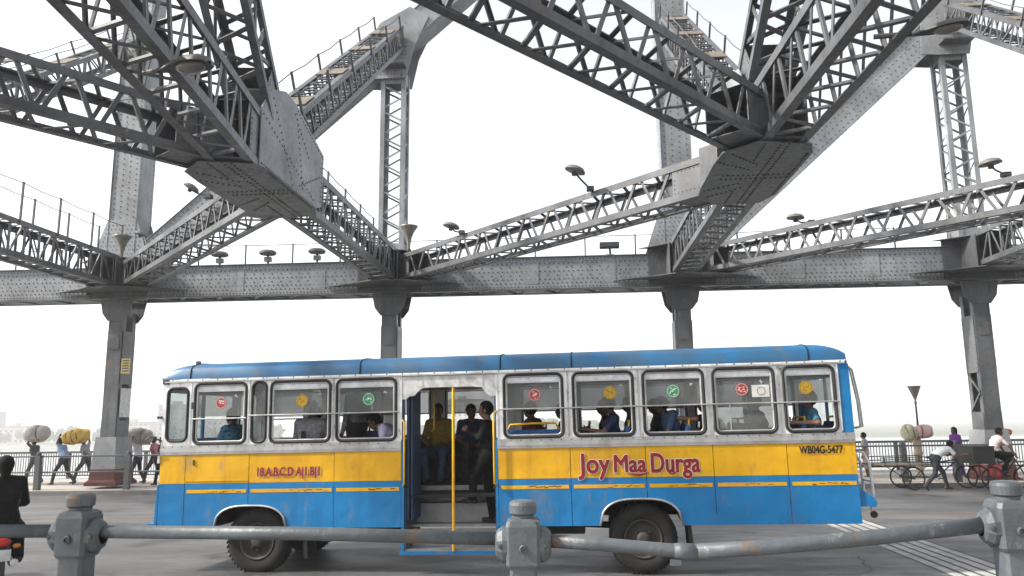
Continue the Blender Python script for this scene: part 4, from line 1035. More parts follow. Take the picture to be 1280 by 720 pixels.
# ------------------------------------------------------------ people: each body is one continuous surface grown from tapered limbs
def mcol(n, c, **k): fabric(n, c, **k) if n not in MATS else None
plain('skin', (0.20, 0.105, 0.065), 0.55, var=0.15); plain('skin_dark', (0.11, 0.058, 0.038), 0.55, var=0.15)
plain('hair', (0.007, 0.006, 0.006), 0.85, spec=0.1); plain('eye_white', (0.6, 0.58, 0.55), 0.4)
for n, c in (('cloth_black', (0.008, 0.008, 0.010)), ('cloth_navy', (0.02, 0.035, 0.08)), ('cloth_grey', (0.30, 0.30, 0.33)), ('cloth_darkgrey', (0.07, 0.075, 0.085)), ('cloth_white', (0.62, 0.63, 0.65)),
             ('cloth_lilac', (0.52, 0.49, 0.66)), ('cloth_mustard', (0.30, 0.20, 0.03)), ('cloth_jeans', (0.06, 0.10, 0.18)), ('cloth_skyblue', (0.36, 0.50, 0.72)), ('cloth_maroon', (0.14, 0.025, 0.025)),
             ('cloth_pink', (0.50, 0.17, 0.22)), ('cloth_purple', (0.16, 0.035, 0.30)), ('cloth_beige', (0.48, 0.38, 0.28)), ('cloth_blush', (0.55, 0.44, 0.44)), ('cloth_trouser', (0.035, 0.038, 0.05)), ('cloth_teal', (0.05, 0.16, 0.24)),
             ('sack_grey', (0.40, 0.38, 0.36)), ('sack_yellow', (0.55, 0.36, 0.09)), ('sack_pale', (0.52, 0.36, 0.33)), ('sack_cream', (0.50, 0.48, 0.34)), ('sack_red', (0.42, 0.12, 0.05)), ('sack_dun', (0.30, 0.27, 0.24))): fabric(n, c, var=0.12 if 'sack' in n else 0.3, scale=7 if 'sack' in n else 20)
m, nt, b = nodes_of('cloth_pattern'); p = pos(nt)
v = nt.nodes.new('ShaderNodeTexVoronoi'); v.inputs['Scale'].default_value = 22; nt.links.new(p, v.inputs['Vector'])
nt.links.new(ramp(nt, v.outputs['Distance'], [(0.25, (0.01, 0.02, 0.03)), (0.5, (0.04, 0.16, 0.26))]), b.inputs['Base Color']); setin(b, 'Roughness', 0.8)
plain('cart_black', (0.018, 0.017, 0.017), 0.6); plain('cart_wood', (0.10, 0.075, 0.055), 0.8); plain('cart_red', (0.35, 0.03, 0.03), 0.5)
plain('shoe', (0.03, 0.025, 0.022), 0.6)

def surface_nets(D, o, h):
    s = D < 0; nx, ny, nz = D.shape
    acc = np.zeros((nx - 1, ny - 1, nz - 1, 3), np.float32); cnt = np.zeros((nx - 1, ny - 1, nz - 1), np.float32)
    def c(A, d): return A[d[0]:nx - 1 + d[0], d[1]:ny - 1 + d[1], d[2]:nz - 1 + d[2]]
    for ax in range(3):
        for u in (0, 1):
            for w in (0, 1):
                d0 = [0, 0, 0]; oth = [q for q in range(3) if q != ax]; d0[oth[0]] = u; d0[oth[1]] = w
                d1 = list(d0); d1[ax] = 1
                a, bb = c(D, d0), c(D, d1); mk = (c(s, d0) != c(s, d1))
                t = np.where(mk, a / np.where(mk, a - bb, 1), 0)
                for q in range(3): acc[..., q] += mk * (d0[q] + (t if q == ax else 0))
                cnt += mk
    act = cnt > 0; idx = -np.ones(act.shape, np.int64); idx[act] = np.arange(act.sum())
    I = np.argwhere(act); V = (I + acc[act] / cnt[act][:, None]) * h + o
    F = []
    for ax in range(3):
        b1, b2 = [(1, 2), (2, 0), (0, 1)][ax]
        a0 = [slice(None)] * 3; a1 = [slice(None)] * 3; a0[ax] = slice(0, -1); a1[ax] = slice(1, None)
        s0, s1 = s[tuple(a0)], s[tuple(a1)]
        E_ = np.argwhere(s0 != s1); E_ = E_[(E_[:, b1] > 0) & (E_[:, b2] > 0) & (E_[:, b1] < D.shape[b1] - 1) & (E_[:, b2] < D.shape[b2] - 1)]
        if not len(E_): continue
        def cell(du, dv):
            Q = E_.copy(); Q[:, b1] += du; Q[:, b2] += dv; return idx[Q[:, 0], Q[:, 1], Q[:, 2]]
        q = np.stack([cell(-1, -1), cell(0, -1), cell(0, 0), cell(-1, 0)], 1)
        fl = ~s0[E_[:, 0], E_[:, 1], E_[:, 2]]; q[fl] = q[fl][:, ::-1]
        F.append(q)
    return V, np.concatenate(F)
class Body:
    def __init__(s): s.P = []
    def cone(s, a, b, ra, rb, tag, k=0.03): s.P.append(('c', np.array(a, float), np.array(b, float), ra, rb, tag, k)); return s
    def ell(s, c, r, tag, Rm=None, k=0.02): s.P.append(('e', np.array(c, float), np.array(r, float), Rm, 0, tag, k)); return s
    def dist(s, p, X):
        if p[0] == 'c':
            ab = p[2] - p[1]; L = max(ab @ ab, 1e-9); t = np.clip(((X - p[1]) @ ab) / L, 0, 1)
            return np.linalg.norm(X - p[1] - t[..., None] * ab, axis=-1) - (p[3] + (p[4] - p[3]) * t)
        Y = X - p[1]
        if p[3] is not None: Y = Y @ p[3]
        return (np.linalg.norm(Y / p[2], axis=-1) - 1) * p[2].min()
    def box(s, p):
        if p[0] == 'c':
            r = max(p[3], p[4]); return np.minimum(p[1], p[2]) - r, np.maximum(p[1], p[2]) + r
        r = p[2].max(); return p[1] - r, p[1] + r
    def grow(s, h, cut=None):
        bs = [s.box(p) for p in s.P]; lo = np.min([b[0] for b in bs], 0) - 3 * h; hi = np.max([b[1] for b in bs], 0) + 3 * h
        n = np.ceil((hi - lo) / h).astype(int) + 1
        D = np.full(n, 0.2, np.float32); G = [lo[q] + h * np.arange(n[q]) for q in range(3)]
        for p, (a, b) in zip(s.P, bs):
            i0 = np.maximum(0, ((a - 0.06 - lo) / h).astype(int)); i1 = np.minimum(n, np.ceil((b + 0.06 - lo) / h).astype(int) + 1)
            sl = tuple(slice(i0[q], i1[q]) for q in range(3))
            X = np.stack(np.meshgrid(*[G[q][sl[q]] for q in range(3)], indexing='ij'), -1)
            d = s.dist(p, X).astype(np.float32); k = p[6]; o = D[sl]
            hh = np.maximum(k - np.abs(d - o), 0) / k
            D[sl] = np.minimum(d, o) - hh * hh * k * 0.25
        if cut is not None:
            X = np.stack(np.meshgrid(*G, indexing='ij'), -1); D = np.maximum(D, cut(X))
        return surface_nets(D, lo, h)
    def tags(s, V):
        best = np.full(len(V), 9.0); out = np.zeros(len(V), int); names = []
        for p in s.P:
            if p[5] not in names: names.append(p[5])
            d = s.dist(p, V); mk = d < best; best[mk] = d[mk]; out[mk] = names.index(p[5])
        return out, names
def to_mesh(V, F, name, tg=None, names=None, mats=None):
    me = bpy.data.meshes.new(name); me.from_pydata(V.tolist(), [], F.tolist()); me.update()
    me.polygons.foreach_set('use_smooth', [True] * len(me.polygons))
    if tg is not None:
        for n in names: me.materials.append(MATS[mats[n]])
        me.polygons.foreach_set('material_index', np.sort(tg[F], 1)[:, 1].tolist() if False else tg[F[:, 0]].tolist())
    return me

def joints(**ov):
    J = dict(pel=(0, 0, 0.93), waist=(0, 0, 1.08), chest=(0.01, 0, 1.27), neck=(0.0, 0, 1.42), head=(0.03, 0, 1.575),
             shl=(0, 0.175, 1.38), shr=(0, -0.175, 1.38), ell=(-0.02, 0.235, 1.10), elr=(-0.02, -0.235, 1.10), wrl=(0.06, 0.235, 0.86), wrr=(0.06, -0.235, 0.86),
             hil=(0, 0.09, 0.90), hir=(0, -0.09, 0.90), knl=(0.03, 0.10, 0.49), knr=(0.03, -0.10, 0.49), anl=(-0.02, 0.10, 0.08), anr=(-0.02, -0.10, 0.08), tol=(0.13, 0.115, 0.03), tor=(0.13, -0.115, 0.03))
    J.update(ov); return J
def walk(st=0.30, arms=0.18, lean=0.03, **ov):
    d = dict(chest=(0.01 + lean, 0, 1.25), neck=(lean * 1.4, 0, 1.40), head=(0.03 + lean * 1.8, 0, 1.555), shl=(lean, 0.175, 1.36), shr=(lean, -0.175, 1.36),
             pel=(0, 0, 0.91), hil=(0, 0.09, 0.88), hir=(0, -0.09, 0.88), knl=(st * 0.72, 0.09, 0.49), anl=(st * 0.95, 0.09, 0.09), tol=(st + 0.12, 0.10, 0.05), knr=(-st * 0.25, -0.09, 0.47), anr=(-st * 1.15, -0.09, 0.13), tor=(-st * 0.95, -0.10, 0.03),
             ell=(-arms * 0.6, 0.24, 1.09), wrl=(-arms * 0.5, 0.23, 0.86), elr=(arms * 0.5, -0.24, 1.09), wrr=(arms * 1.2, -0.22, 0.89))
    d.update(ov); return joints(**d)
def sit(**ov):
    """seat height 0; forward +X"""
    d = dict(pel=(0, 0, 0.10), waist=(-0.03, 0, 0.25), chest=(-0.02, 0, 0.44), neck=(-0.01, 0, 0.60), head=(0.03, 0, 0.75), shl=(-0.02, 0.18, 0.555), shr=(-0.02, -0.18, 0.555),
             ell=(0.08, 0.235, 0.29), elr=(0.08, -0.235, 0.29), wrl=(0.30, 0.13, 0.22), wrr=(0.30, -0.13, 0.22), hil=(0.03, 0.09, 0.09), hir=(0.03, -0.09, 0.09), knl=(0.44, 0.12, 0.10), knr=(0.44, -0.12, 0.10),
             anl=(0.42, 0.12, -0.33), anr=(0.42, -0.12, -0.33), tol=(0.56, 0.13, -0.38), tor=(0.56, -0.13, -0.38))
    d.update(ov); return joints(**d)
def person(label, J, M, top='cloth_grey', legs='cloth_trouser', skin='skin', sleeve='short', hyaw=0.0, hpitch=0.0, h=0.022, hair=True, group=None, skirt=None, bare=False, fingers=False, shoes='shoe', scarf=None, tache=False, curl=0.5, longhair=False):
    A = {k: np.array(v, float) for k, v in J.items()}; B = Body()
    lat = A['shl'] - A['shr']; lat /= np.linalg.norm(lat)
    for s in (-0.5, 0.5):                                     # trunk: two overlapping columns make it broad and shallow
        B.cone(A['pel'] + lat * s * 0.12, A['waist'] + lat * s * 0.10, 0.112, 0.105, 'legs' if False else 'top', 0.05)
        B.cone(A['waist'] + lat * s * 0.10, A['chest'] + lat * s * 0.14, 0.105, 0.118, 'top', 0.05)
        B.cone(A['chest'] + lat * s * 0.14, (A['neck'] * 0.75 + A['chest'] * 0.25) + lat * s * 0.14, 0.115, 0.062, 'top', 0.05)
    B.cone(A['shl'] - lat * 0.02, A['shr'] + lat * 0.02, 0.066, 0.066, 'top', 0.05)
    B.cone(A['pel'] + lat * 0.07, A['pel'] - lat * 0.07, 0.122, 0.122, 'legs' if not skirt else 'skirt', 0.05)
    B.cone(A['neck'] - (0, 0, 0.02), A['head'] - (0, 0, 0.05), 0.055, 0.052, 'skin', 0.02)
    for q in 'lr':
        sh, el, wr = A['sh' + q], A['el' + q], A['wr' + q]
        mid = sh + (el - sh) * 0.72
        B.cone(sh, mid if sleeve == 'short' else el, 0.058, 0.050, 'top', 0.03)
        if sleeve == 'short': B.cone(mid, el, 0.042, 0.038, 'skin', 0.02); B.cone(el, wr, 0.038, 0.026, 'skin', 0.02)
        else: B.cone(el, wr, 0.046, 0.034, 'top', 0.02)
        f = wr - el; f = f / (np.linalg.norm(f) + 1e-9)
        sgn = 1 if q == 'l' else -1; side = np.cross(f, lat); side = side / (np.linalg.norm(side) + 1e-6) if np.linalg.norm(side) > 0.1 else np.array([1.0, 0, 0])
        pn = np.cross(f, side); palm = wr + f * 0.085
        B.cone(wr, palm, 0.026, 0.032, 'skin', 0.015)
        for j, (off, ln) in enumerate(((-0.027, 0.062), (-0.009, 0.075), (0.009, 0.072), (0.026, 0.055))):
            k0 = palm + side * off + f * 0.01; bend = -np.sign(pn @ lat * sgn + 1e-6) * pn * sgn
            k1 = k0 + (f * math.cos(curl) + bend * math.sin(curl)) * ln * 0.55; k2 = k1 + (f * math.cos(curl * 2) + bend * math.sin(curl * 2)) * ln * 0.5
            r = 0.0095 if fingers else 0.013
            B.cone(k0, k1, r, r, 'skin', 0.006); B.cone(k1, k2, r, r * 0.85, 'skin', 0.006)
        tb = wr + f * 0.035 + side * 0.02; tm = tb + side * 0.03 + f * 0.025; B.cone(tb, tm, 0.013, 0.011, 'skin', 0.008); B.cone(tm, tm + f * 0.028 + side * 0.004, 0.011, 0.009, 'skin', 0.006)
        hi, kn, an, to = A['hi' + q], A['kn' + q], A['an' + q], A['to' + q]
        if not skirt:
            B.cone(hi, kn, 0.092, 0.066, 'legs', 0.035); lo = an if not bare else kn + (an - kn) * 0.25
            B.cone(kn, lo + (an - kn) * 0.02, 0.064, 0.058 if bare else 0.054, 'legs', 0.025)
            if bare: B.cone(lo, an, 0.046, 0.032, 'skin', 0.02)
        else: B.cone(kn, an, 0.05, 0.035, 'skirt', 0.03)
        heel = an - (to - an) * 0.30; heel[2] = min(an[2], to[2]) + 0.005 if abs(an[2] - to[2]) < 0.09 else an[2] - 0.02
        B.cone(heel, to, 0.036, 0.032, 'shoes', 0.02); B.cone(an, heel, 0.034, 0.036, 'shoes', 0.02)
    if skirt:
        base = (A['anl'] + A['anr']) / 2; B.cone(A['pel'], base, 0.15, 0.20, 'skirt', 0.05)
    H = A['head']; Rh = np.array(Matrix.Rotation(hyaw, 3, 'Z') @ Matrix.Rotation(hpitch, 3, 'Y'))
    at = lambda x, y, z: H + Rh @ np.array([x, y, z])
    B.ell(at(-0.008, 0, 0.015), (0.098, 0.076, 0.108), 'skin', Rh); B.ell(at(0.03, 0, -0.055), (0.062, 0.054, 0.065), 'skin', Rh)
    B.cone(at(0.085, 0, 0.012), at(0.108, 0, -0.022), 0.010, 0.016, 'skin', 0.012)
    B.cone(at(0.078, -0.03, 0.024), at(0.078, 0.03, 0.024), 0.013, 0.013, 'skin', 0.015)
    B.cone(at(0.088, -0.018, -0.062), at(0.088, 0.018, -0.062), 0.009, 0.009, 'lip', 0.01)
    if tache: B.cone(at(0.094, -0.022, -0.044), at(0.094, 0.022, -0.044), 0.008, 0.008, 'hair', 0.006)
    for s in (-1, 1): B.ell(at(-0.005, s * 0.078, -0.005), (0.022, 0.012, 0.032), 'skin', Rh)
    if scarf: B.cone(A['neck'], A['neck'] + (0.02, 0, 0.04), 0.085, 0.075, 'scarf', 0.03)
    V, F = B.grow(h); tg, nm = B.tags(V)
    # hem: the shirt ends below the waist
    mats = dict(top=top, legs=legs, skin=skin, shoes=shoes, skirt=skirt or legs, lip='cloth_maroon' if fingers else skin, hair='hair', scarf=scarf or top)
    me = to_mesh(V, F, 'person', tg, nm, mats)
    root = bpy.data.objects.new('person', me); COL.objects.link(root); root.matrix_basis = M
    tag(root, label, 'person', group)
    if hair:
        Hb = Body(); Hb.ell(at(-0.012, 0, 0.022), (0.110, 0.088, 0.114), 'hair', Rh)
        if longhair: Hb.cone(at(-0.05, 0, 0.02), at(-0.09, 0, -0.12), 0.075, 0.05, 'hair', 0.04)
        Ri = Rh.T
        def cut(X):
            Y = (X - H) @ Rh
            return np.maximum(np.minimum(Y[..., 0] - 0.035, Y[..., 2] * -1 + 0.062), (-Y[..., 2] - (0.19 if longhair else 0.075)))
        V, F = Hb.grow(h * 0.7, cut); ob = to_mesh(V, F, 'hair'); obj('hair', ob, 'hair', root)
    if fingers:
        e = MB()
        for s in (-1, 1):
            c = at(0.086, s * 0.031, 0.006); e.ball(c, 0.008, 0.012, 0.006, 8, 6)
        e.build('eyes', 'hair', root, kind='stuff')
    return root
def sack(label, c, r, mat, M_=None, seed=0, name='cloth_bundle', ties=2, group=None):
    """lumpy cloth bundle with creases gathered at tie bands"""
    rs = np.random.RandomState(seed); n, m2 = 36, 22; V = []; F = []
    ph = rs.uniform(0, 6.28, 12); kx = rs.randint(2, 7, 12); kz = rs.randint(1, 5, 12)
    for j in range(m2 + 1):
        th = math.pi * j / m2
        for i in range(n):
            a = 2 * math.pi * i / n; d = 1 + sum(0.035 * math.sin(kx[q] * a + kz[q] * th + ph[q]) for q in range(6)) + 0.010 * math.sin(14 * a + 3 * th + ph[7])
            for t_ in range(ties):
                x0 = -0.35 + 0.7 * (t_ / max(1, ties - 1)); q_ = math.sin(th) * math.cos(a) - x0; d -= 0.10 * math.exp(-(q_ / 0.06) ** 2); d += 0.045 * math.exp(-(q_ / 0.22) ** 2) * math.sin(17 * math.atan2(math.cos(th), math.sin(th) * math.sin(a)) + ph[8])
            sx = math.sin(th) * math.cos(a); sy = math.sin(th) * math.sin(a); sz = math.cos(th)
            e = lambda v: math.copysign(abs(v) ** 0.8, v)
            V.append((r[0] * e(sx) * d, r[1] * e(sy) * d, r[2] * e(sz) * d))
    F = [(j * n + i, (j + 1) * n + i, (j + 1) * n + (i + 1) % n, j * n + (i + 1) % n) for j in range(m2) for i in range(n)]
    o = obj(name, mesh(name, V, F, True), mat, None, T(*c) @ (M_ or Matrix.Identity(4)))
    tag(o, label, 'bundle', group)
    e8 = lambda v: math.copysign(abs(v) ** 0.8, v)
    for t_ in range(ties):                     # rope round each gathered band
        x0 = -0.35 + 0.7 * (t_ / max(1, ties - 1)); c0 = math.sqrt(1 - x0 * x0)
        MB().tube([(r[0] * e8(x0) * 0.92, r[1] * e8(c0 * math.cos(2 * math.pi * k / 20)) * 0.95, r[2] * e8(c0 * math.sin(2 * math.pi * k / 20)) * 0.95) for k in range(20)], 0.013, 6, True).build('rope', 'cart_wood', o)
    return o
def at(x, y, z, face):            # face: degrees, 0 = +X, 180 = -X, -90 = towards the viewer
    return T(x, y, z) @ Matrix.Rotation(R(face), 4, 'Z')
G = 'walkers on the far footpath'
UP = dict(ell=(0.12, 0.30, 1.50), wrl=(0.10, 0.22, 1.72))
UPR = dict(elr=(0.12, -0.30, 1.50), wrr=(0.10, -0.22, 1.72))
person('porter in dark clothes with one raised arm under the big grey bundle', walk(0.24, 0.1, **UP), at(-20.1, 28.5, PZ, 180), 'cloth_darkgrey', 'cloth_darkgrey', 'skin_dark', group=G)
sack('big grey cloth bundle on the head of the porter in dark clothes', (-20.08, 28.45, 1.98), (0.47, 0.37, 0.30), 'sack_grey', Matrix.Rotation(R(-5), 4, 'Y'), 1)
person('striding man in pale blue shirt and dark trousers under the yellow bundle', walk(0.36, 0.12, 0.1, **UP), at(-18.62, 28.0, PZ, 180), 'cloth_skyblue', 'cloth_trouser', 'skin_dark', group=G)
person('man in grey shirt walking behind the one in pale blue', walk(0.40, 0.12, 0.08, **UPR), at(-18.08, 28.5, PZ, 180), 'cloth_grey', 'cloth_darkgrey', 'skin_dark', group=G)
sack('yellow tied cloth bundle carried on two heads', (-18.36, 28.2, 1.84), (0.50, 0.34, 0.26), 'sack_yellow', Matrix.Rotation(R(-10), 4, 'Y'), 2, ties=3)
person('walker in white shirt beside the plinth, under the dun bundle', walk(0.22, 0.1, **UP), at(-16.35 + 0.42, 28.2, PZ, 180), 'cloth_white', 'cloth_trouser', 'skin_dark', group=G)
person('walker in pink top following the one in white shirt', walk(0.34, 0.15), at(-15.5, 28.6, PZ, 180), 'cloth_pink', 'cloth_trouser', 'skin_dark', group=G)
sack('dun cloth bundle with green corner beside the riveted hanger', (-15.95, 28.3, 1.83), (0.46, 0.36, 0.27), 'sack_dun', Matrix.Rotation(R(6), 4, 'Y'), 3)
person('dark figure walking just ahead of the front of the bus on the footpath', walk(0.2), at(-14.55, 27.4, PZ, 180), 'cloth_black', 'cloth_black', 'skin_dark', group=G)
person('man in grey checked shirt and shorts behind the rear ladder of the bus', joints(), at(9.93, 28.4, PZ - 0.05, 150) @ Matrix.Scale(0.9, 4), 'cloth_grey', 'cloth_beige', 'skin_dark', bare=True, group=G)
person('porter in beige clothes carrying a pale double bundle on the head', joints(**UP, **UPR), at(11.72, 28.5, PZ - 0.05, 120) @ Matrix.Scale(0.86, 4), 'cloth_beige', 'cloth_beige', 'skin_dark', group=G)
sack('round pale pink cloth bundle on the porter in beige', (11.95, 28.5, 1.60), (0.30, 0.28, 0.22), 'sack_pale', None, 5, ties=1)
sack('cream cloth bundle leaning on the pink one on the porter in beige', (11.48, 28.55, 1.56), (0.24, 0.26, 0.27), 'sack_cream', Matrix.Rotation(R(-15), 4, 'Y'), 8, ties=2)
person('woman in long purple dress standing by the fence', joints(), at(12.98, 28.5, PZ - 0.05, 200) @ Matrix.Scale(0.98, 4), 'cloth_purple', 'cloth_purple', 'skin_dark', 'short', skirt='cloth_purple', longhair=True, group=G)
person('walker in beige dress with orange head cloth behind the cyclist', joints(), at(14.72, 28.6, PZ - 0.05, 170) @ Matrix.Scale(0.88, 4), 'cloth_beige', 'cloth_beige', 'skin_dark', skirt='cloth_beige', group=G)
sack('small orange cloth wrap on the head of the walker in beige', (14.72, 28.6, 1.53), (0.17, 0.15, 0.12), 'sack_red' if 'sack_red' in MATS else 'cloth_maroon', None, 6, ties=1)

# ------------------------------------------------------------ cargo tricycles at the far kerb
def cycle_wheel(root, x, y, r=0.335):
    w = obj('wheel', MB().lathe([(r - 0.03, -0.016), (r - 0.01, -0.02), (r, 0), (r - 0.01, 0.02), (r - 0.03, 0.016), (r - 0.03, -0.016)], 32).mesh('wheel', 'tyre', True), None, root, T(x, y, r + 0.002) @ Matrix.Rotation(R(90), 4, 'X'))
    s = MB()
    for k in range(16):
        a = 2 * math.pi * k / 16; s.tube([(0.02 * math.cos(a + 1), 0.02 * math.sin(a + 1), 0.02 * (-1) ** k), ((r - 0.02) * math.cos(a), (r - 0.02) * math.sin(a), 0)], 0.003, 4)
    s.build('spokes', 'cart_black', w, kind='stuff'); MB().tube([(0, 0, -0.05), (0, 0, 0.05)], 0.03, 8).build('hub', 'cart_black', w)
    MB().lathe([(r - 0.045, -0.012), (r - 0.03, -0.014), (r - 0.03, 0.014), (r - 0.045, 0.012), (r - 0.045, -0.012)], 32).build('rim', 'cart_black', w)
def tricycle(M, label, box):
    """cargo tricycle heading +X: load platform over two rear wheels, saddle, handlebar, one front wheel"""
    g = thing('cargo_tricycle', label, 'tricycle', M, 'cargo tricycles at the kerb')
    fx = 1.72 if not box else 1.12; sd_ = 0.0 if not box else -0.34
    cycle_wheel(g, 0, 0.42); cycle_wheel(g, 0.0, -0.42); cycle_wheel(g, fx, 0)
    rod('axle', (0, -0.45, 0.335), (0, 0.45, 0.335), 0.02, 'cart_black', g)
    for pts in (((0.0, 0, 0.36), (0.85 + sd_, 0, 0.33)), ((0.85 + sd_, 0, 0.33), (0.72 + sd_, 0, 0.86)), ((0.85 + sd_, 0, 0.33), (fx - 0.27, 0, 0.80)), ((0.76 + sd_, 0, 0.74), (fx - 0.27, 0, 0.84)), ((fx - 0.29, 0, 0.92), (fx, 0, 0.337)), ((fx - 0.32, 0, 0.98), (fx - 0.29, 0, 0.90))):
        rod('frame_tube', pts[0], pts[1], 0.02, 'cart_black', g)
    MB().ball((0.70 + sd_, 0, 0.91), 0.13, 0.08, 0.04).build('saddle', 'cart_black', g, smooth=True)
    MB().tube([(fx - 0.44, 0.27, 1.0), (fx - 0.32, 0.24, 1.03), (fx - 0.3, 0, 0.98), (fx - 0.32, -0.24, 1.03), (fx - 0.44, -0.27, 1.0)], 0.014, 8).build('handlebar', 'cart_black', g, smooth=True)
    MB().lathe([(0.09, -0.01), (0.10, 0.0), (0.09, 0.01)], 16, T(0.85 + sd_, 0, 0.33) @ Matrix.Rotation(R(90), 4, 'X')).build('chain_ring', 'cart_black', g)
    for s in (-1, 1): MB().box(0.85 + sd_ + s * 0.15 - 0.05, 0.85 + sd_ + s * 0.15 + 0.05, s * 0.06, s * 0.16, 0.33 - s * 0.05 - 0.012, 0.33 - s * 0.05 + 0.012).build('pedal', 'cart_black', g)
    a = math.pi
    MB().lathe([(0.355, -0.03), (0.365, 0), (0.355, 0.03)], 14, T(fx, 0, 0.337) @ Matrix.Rotation(R(90), 4, 'X'), R(40), R(190)).build('mudguard', 'cart_black', g)
    if not box:
        for k in range(6): MB().box(-0.85, 0.62, -0.46 + 0.157 * k, -0.46 + 0.157 * k + 0.14, 0.70, 0.73).build('plank', 'cart_wood', g)
        for y in (-0.46, 0.46):
            for z in (0.82, 0.93): rod('side_rail', (-0.9, y, z), (0.62, y, z + 0.02), 0.014, 'cart_black', g)
            for x in (-0.8, -0.45, -0.1, 0.25, 0.6): rod('side_post', (x, y, 0.72), (x, y, 0.95), 0.013, 'cart_black', g)
            rod('brace', (0, y * 0.95, 0.36), (-0.5, y, 0.70), 0.014, 'cart_black', g); rod('brace', (0, y * 0.95, 0.36), (0.4, y, 0.70), 0.014, 'cart_black', g)
        rod('side_rail', (-1.15, 0.3, 0.70), (-0.8, 0.3, 0.70), 0.018, 'cart_black', g); rod('side_rail', (-1.15, -0.3, 0.70), (-0.8, -0.3, 0.70), 0.018, 'cart_black', g)
    else:
        MB().box(-0.46, 0.12, -0.40, 0.40, 0.74, 1.20).build('cargo_box', 'cart_black', g); MB().box(-0.48, 0.14, -0.42, 0.42, 1.202, 1.24).build('lid', 'cart_black', g)
        for y in (-0.3, 0.3): rod('brace', (0, y, 0.36), (0, y, 0.74), 0.016, 'cart_black', g)
    return g
tricycle(at(9.78, 24.72, 0.0, 2), 'black flat-bed cargo tricycle with railed wooden platform, pushed by a man in white', False)
person('bent man in white shirt pushing the flat-bed tricycle on foot', walk(0.34, 0.2, 0.12, chest=(0.25, 0, 1.12), neck=(0.40, 0, 1.20), head=(0.50, 0, 1.28), waist=(0.08, 0, 1.02), shl=(0.36, 0.17, 1.17), shr=(0.36, -0.17, 1.17), ell=(0.48, 0.24, 0.98), wrl=(0.68, 0.22, 1.0), elr=(0.48, -0.24, 0.98), wrr=(0.68, -0.22, 1.0)), at(10.42, 24.25, 0, 4), 'cloth_white', 'cloth_trouser', 'skin_dark')
tricycle(at(11.88, 24.45, 0.0, 0), 'cargo tricycle with red frame and a black box over its rear wheels', True)
MB2_ = sack('red cloth bag hanging behind the box tricycle rider', (12.02, 24.15, 0.52), (0.17, 0.10, 0.22), 'cart_red', None, 9, name='cloth_bag', ties=1)
person('cyclist in pale blush shirt riding the tricycle with the black box', sit(chest=(0.05, 0, 0.44), neck=(0.12, 0, 0.59), head=(0.18, 0, 0.72), shl=(0.09, 0.18, 0.54), shr=(0.09, -0.18, 0.54), ell=(0.30, 0.26, 0.30), elr=(0.30, -0.26, 0.30), wrl=(0.40, 0.25, 0.10), wrr=(0.40, -0.25, 0.10), knl=(0.36, 0.11, -0.10), knr=(0.40, -0.11, 0.08), anl=(0.26, 0.11, -0.50), anr=(0.12, -0.11, -0.34), tol=(0.40, 0.115, -0.55), tor=(0.26, -0.115, -0.42)), at(12.22, 24.45, 0.91, 0), 'cloth_blush', 'cloth_black', 'skin_dark')

# ------------------------------------------------------------ motorcycle with rider beside the front of the bus
plain('bike_black', (0.014, 0.014, 0.015), 0.3); plain('plate_white', (0.6, 0.6, 0.58), 0.5)
mk = thing('motorcycle', 'black motorcycle with red tail lamp and white number plate, seen from behind', 'motorcycle', at(-7.66, 10.3, 0, 130))
def moto_wheel(x):
    w = obj('wheel', MB().lathe([(0.22, -0.05), (0.28, -0.055), (0.31, 0), (0.28, 0.055), (0.22, 0.05)], 32).mesh('wheel', 'tyre', True), None, mk, T(x, 0, 0.312) @ Matrix.Rotation(R(90), 4, 'X'))
    MB().lathe([(0.225, -0.05), (0.20, 0.0), (0.05, 0.02), (0, 0.03)], 24).build('rim', 'moulding', w)
moto_wheel(0.15); moto_wheel(1.45)
MB().tube([(-0.12, 0, 0.72), (0.3, 0, 0.78), (0.7, 0, 0.76)], [0.07, 0.12, 0.10], 12).build('seat', 'cart_black', mk, smooth=True)
MB().ball((0.95, 0, 0.82), 0.28, 0.15, 0.14).build('fuel_tank', 'bike_black', mk, smooth=True)
MB().ball((0.75, 0, 0.42), 0.24, 0.16, 0.2).build('engine', 'dark_iron', mk, smooth=True)
MB().box(-0.10, 0.55, -0.13, 0.13, 0.56, 0.68).build('side_panel', 'bike_black', mk)
MB().tube([(0.15, 0.09, 0.312), (0.7, 0.10, 0.40)], 0.03, 8).build('swing_arm', 'dark_iron', mk); MB().tube([(1.45, 0.09, 0.312), (1.22, 0.09, 0.95)], 0.028, 8).build('fork', 'moulding', mk); MB().tube([(1.45, -0.09, 0.312), (1.22, -0.09, 0.95)], 0.028, 8).build('fork', 'moulding', mk)
MB().tube([(1.02, 0.34, 1.02), (1.16, 0.2, 1.06), (1.20, 0, 1.02), (1.16, -0.2, 1.06), (1.02, -0.34, 1.02)], 0.015, 8).build('handlebar', 'dark_iron', mk)
MB().tube([(0.75, -0.16, 0.36), (0.2, -0.17, 0.34), (-0.25, -0.17, 0.40)], [0.03, 0.045, 0.05], 10).build('exhaust', 'moulding', mk)
MB().ball((-0.20, 0, 0.66), 0.05, 0.13, 0.055).build('tail_lamp', 'red_lamp', mk, smooth=True)
MB().prism([(-0.05, 0.66), (-0.30, 0.40), (-0.33, 0.14), (-0.27, 0.14), (-0.22, 0.40), (0.0, 0.62)], -0.07, 0.07, 'y').build('rear_mudguard', 'bike_black', mk)
pl = MB().box(-0.345, -0.335, -0.12, 0.12, 0.44, 0.58).build('number_plate', 'plate_white', mk)
for s in (-1, 1): MB().ball((-0.16, s * 0.19, 0.60), 0.035, 0.05, 0.03).build('indicator', 'orange_lamp', mk, smooth=True)
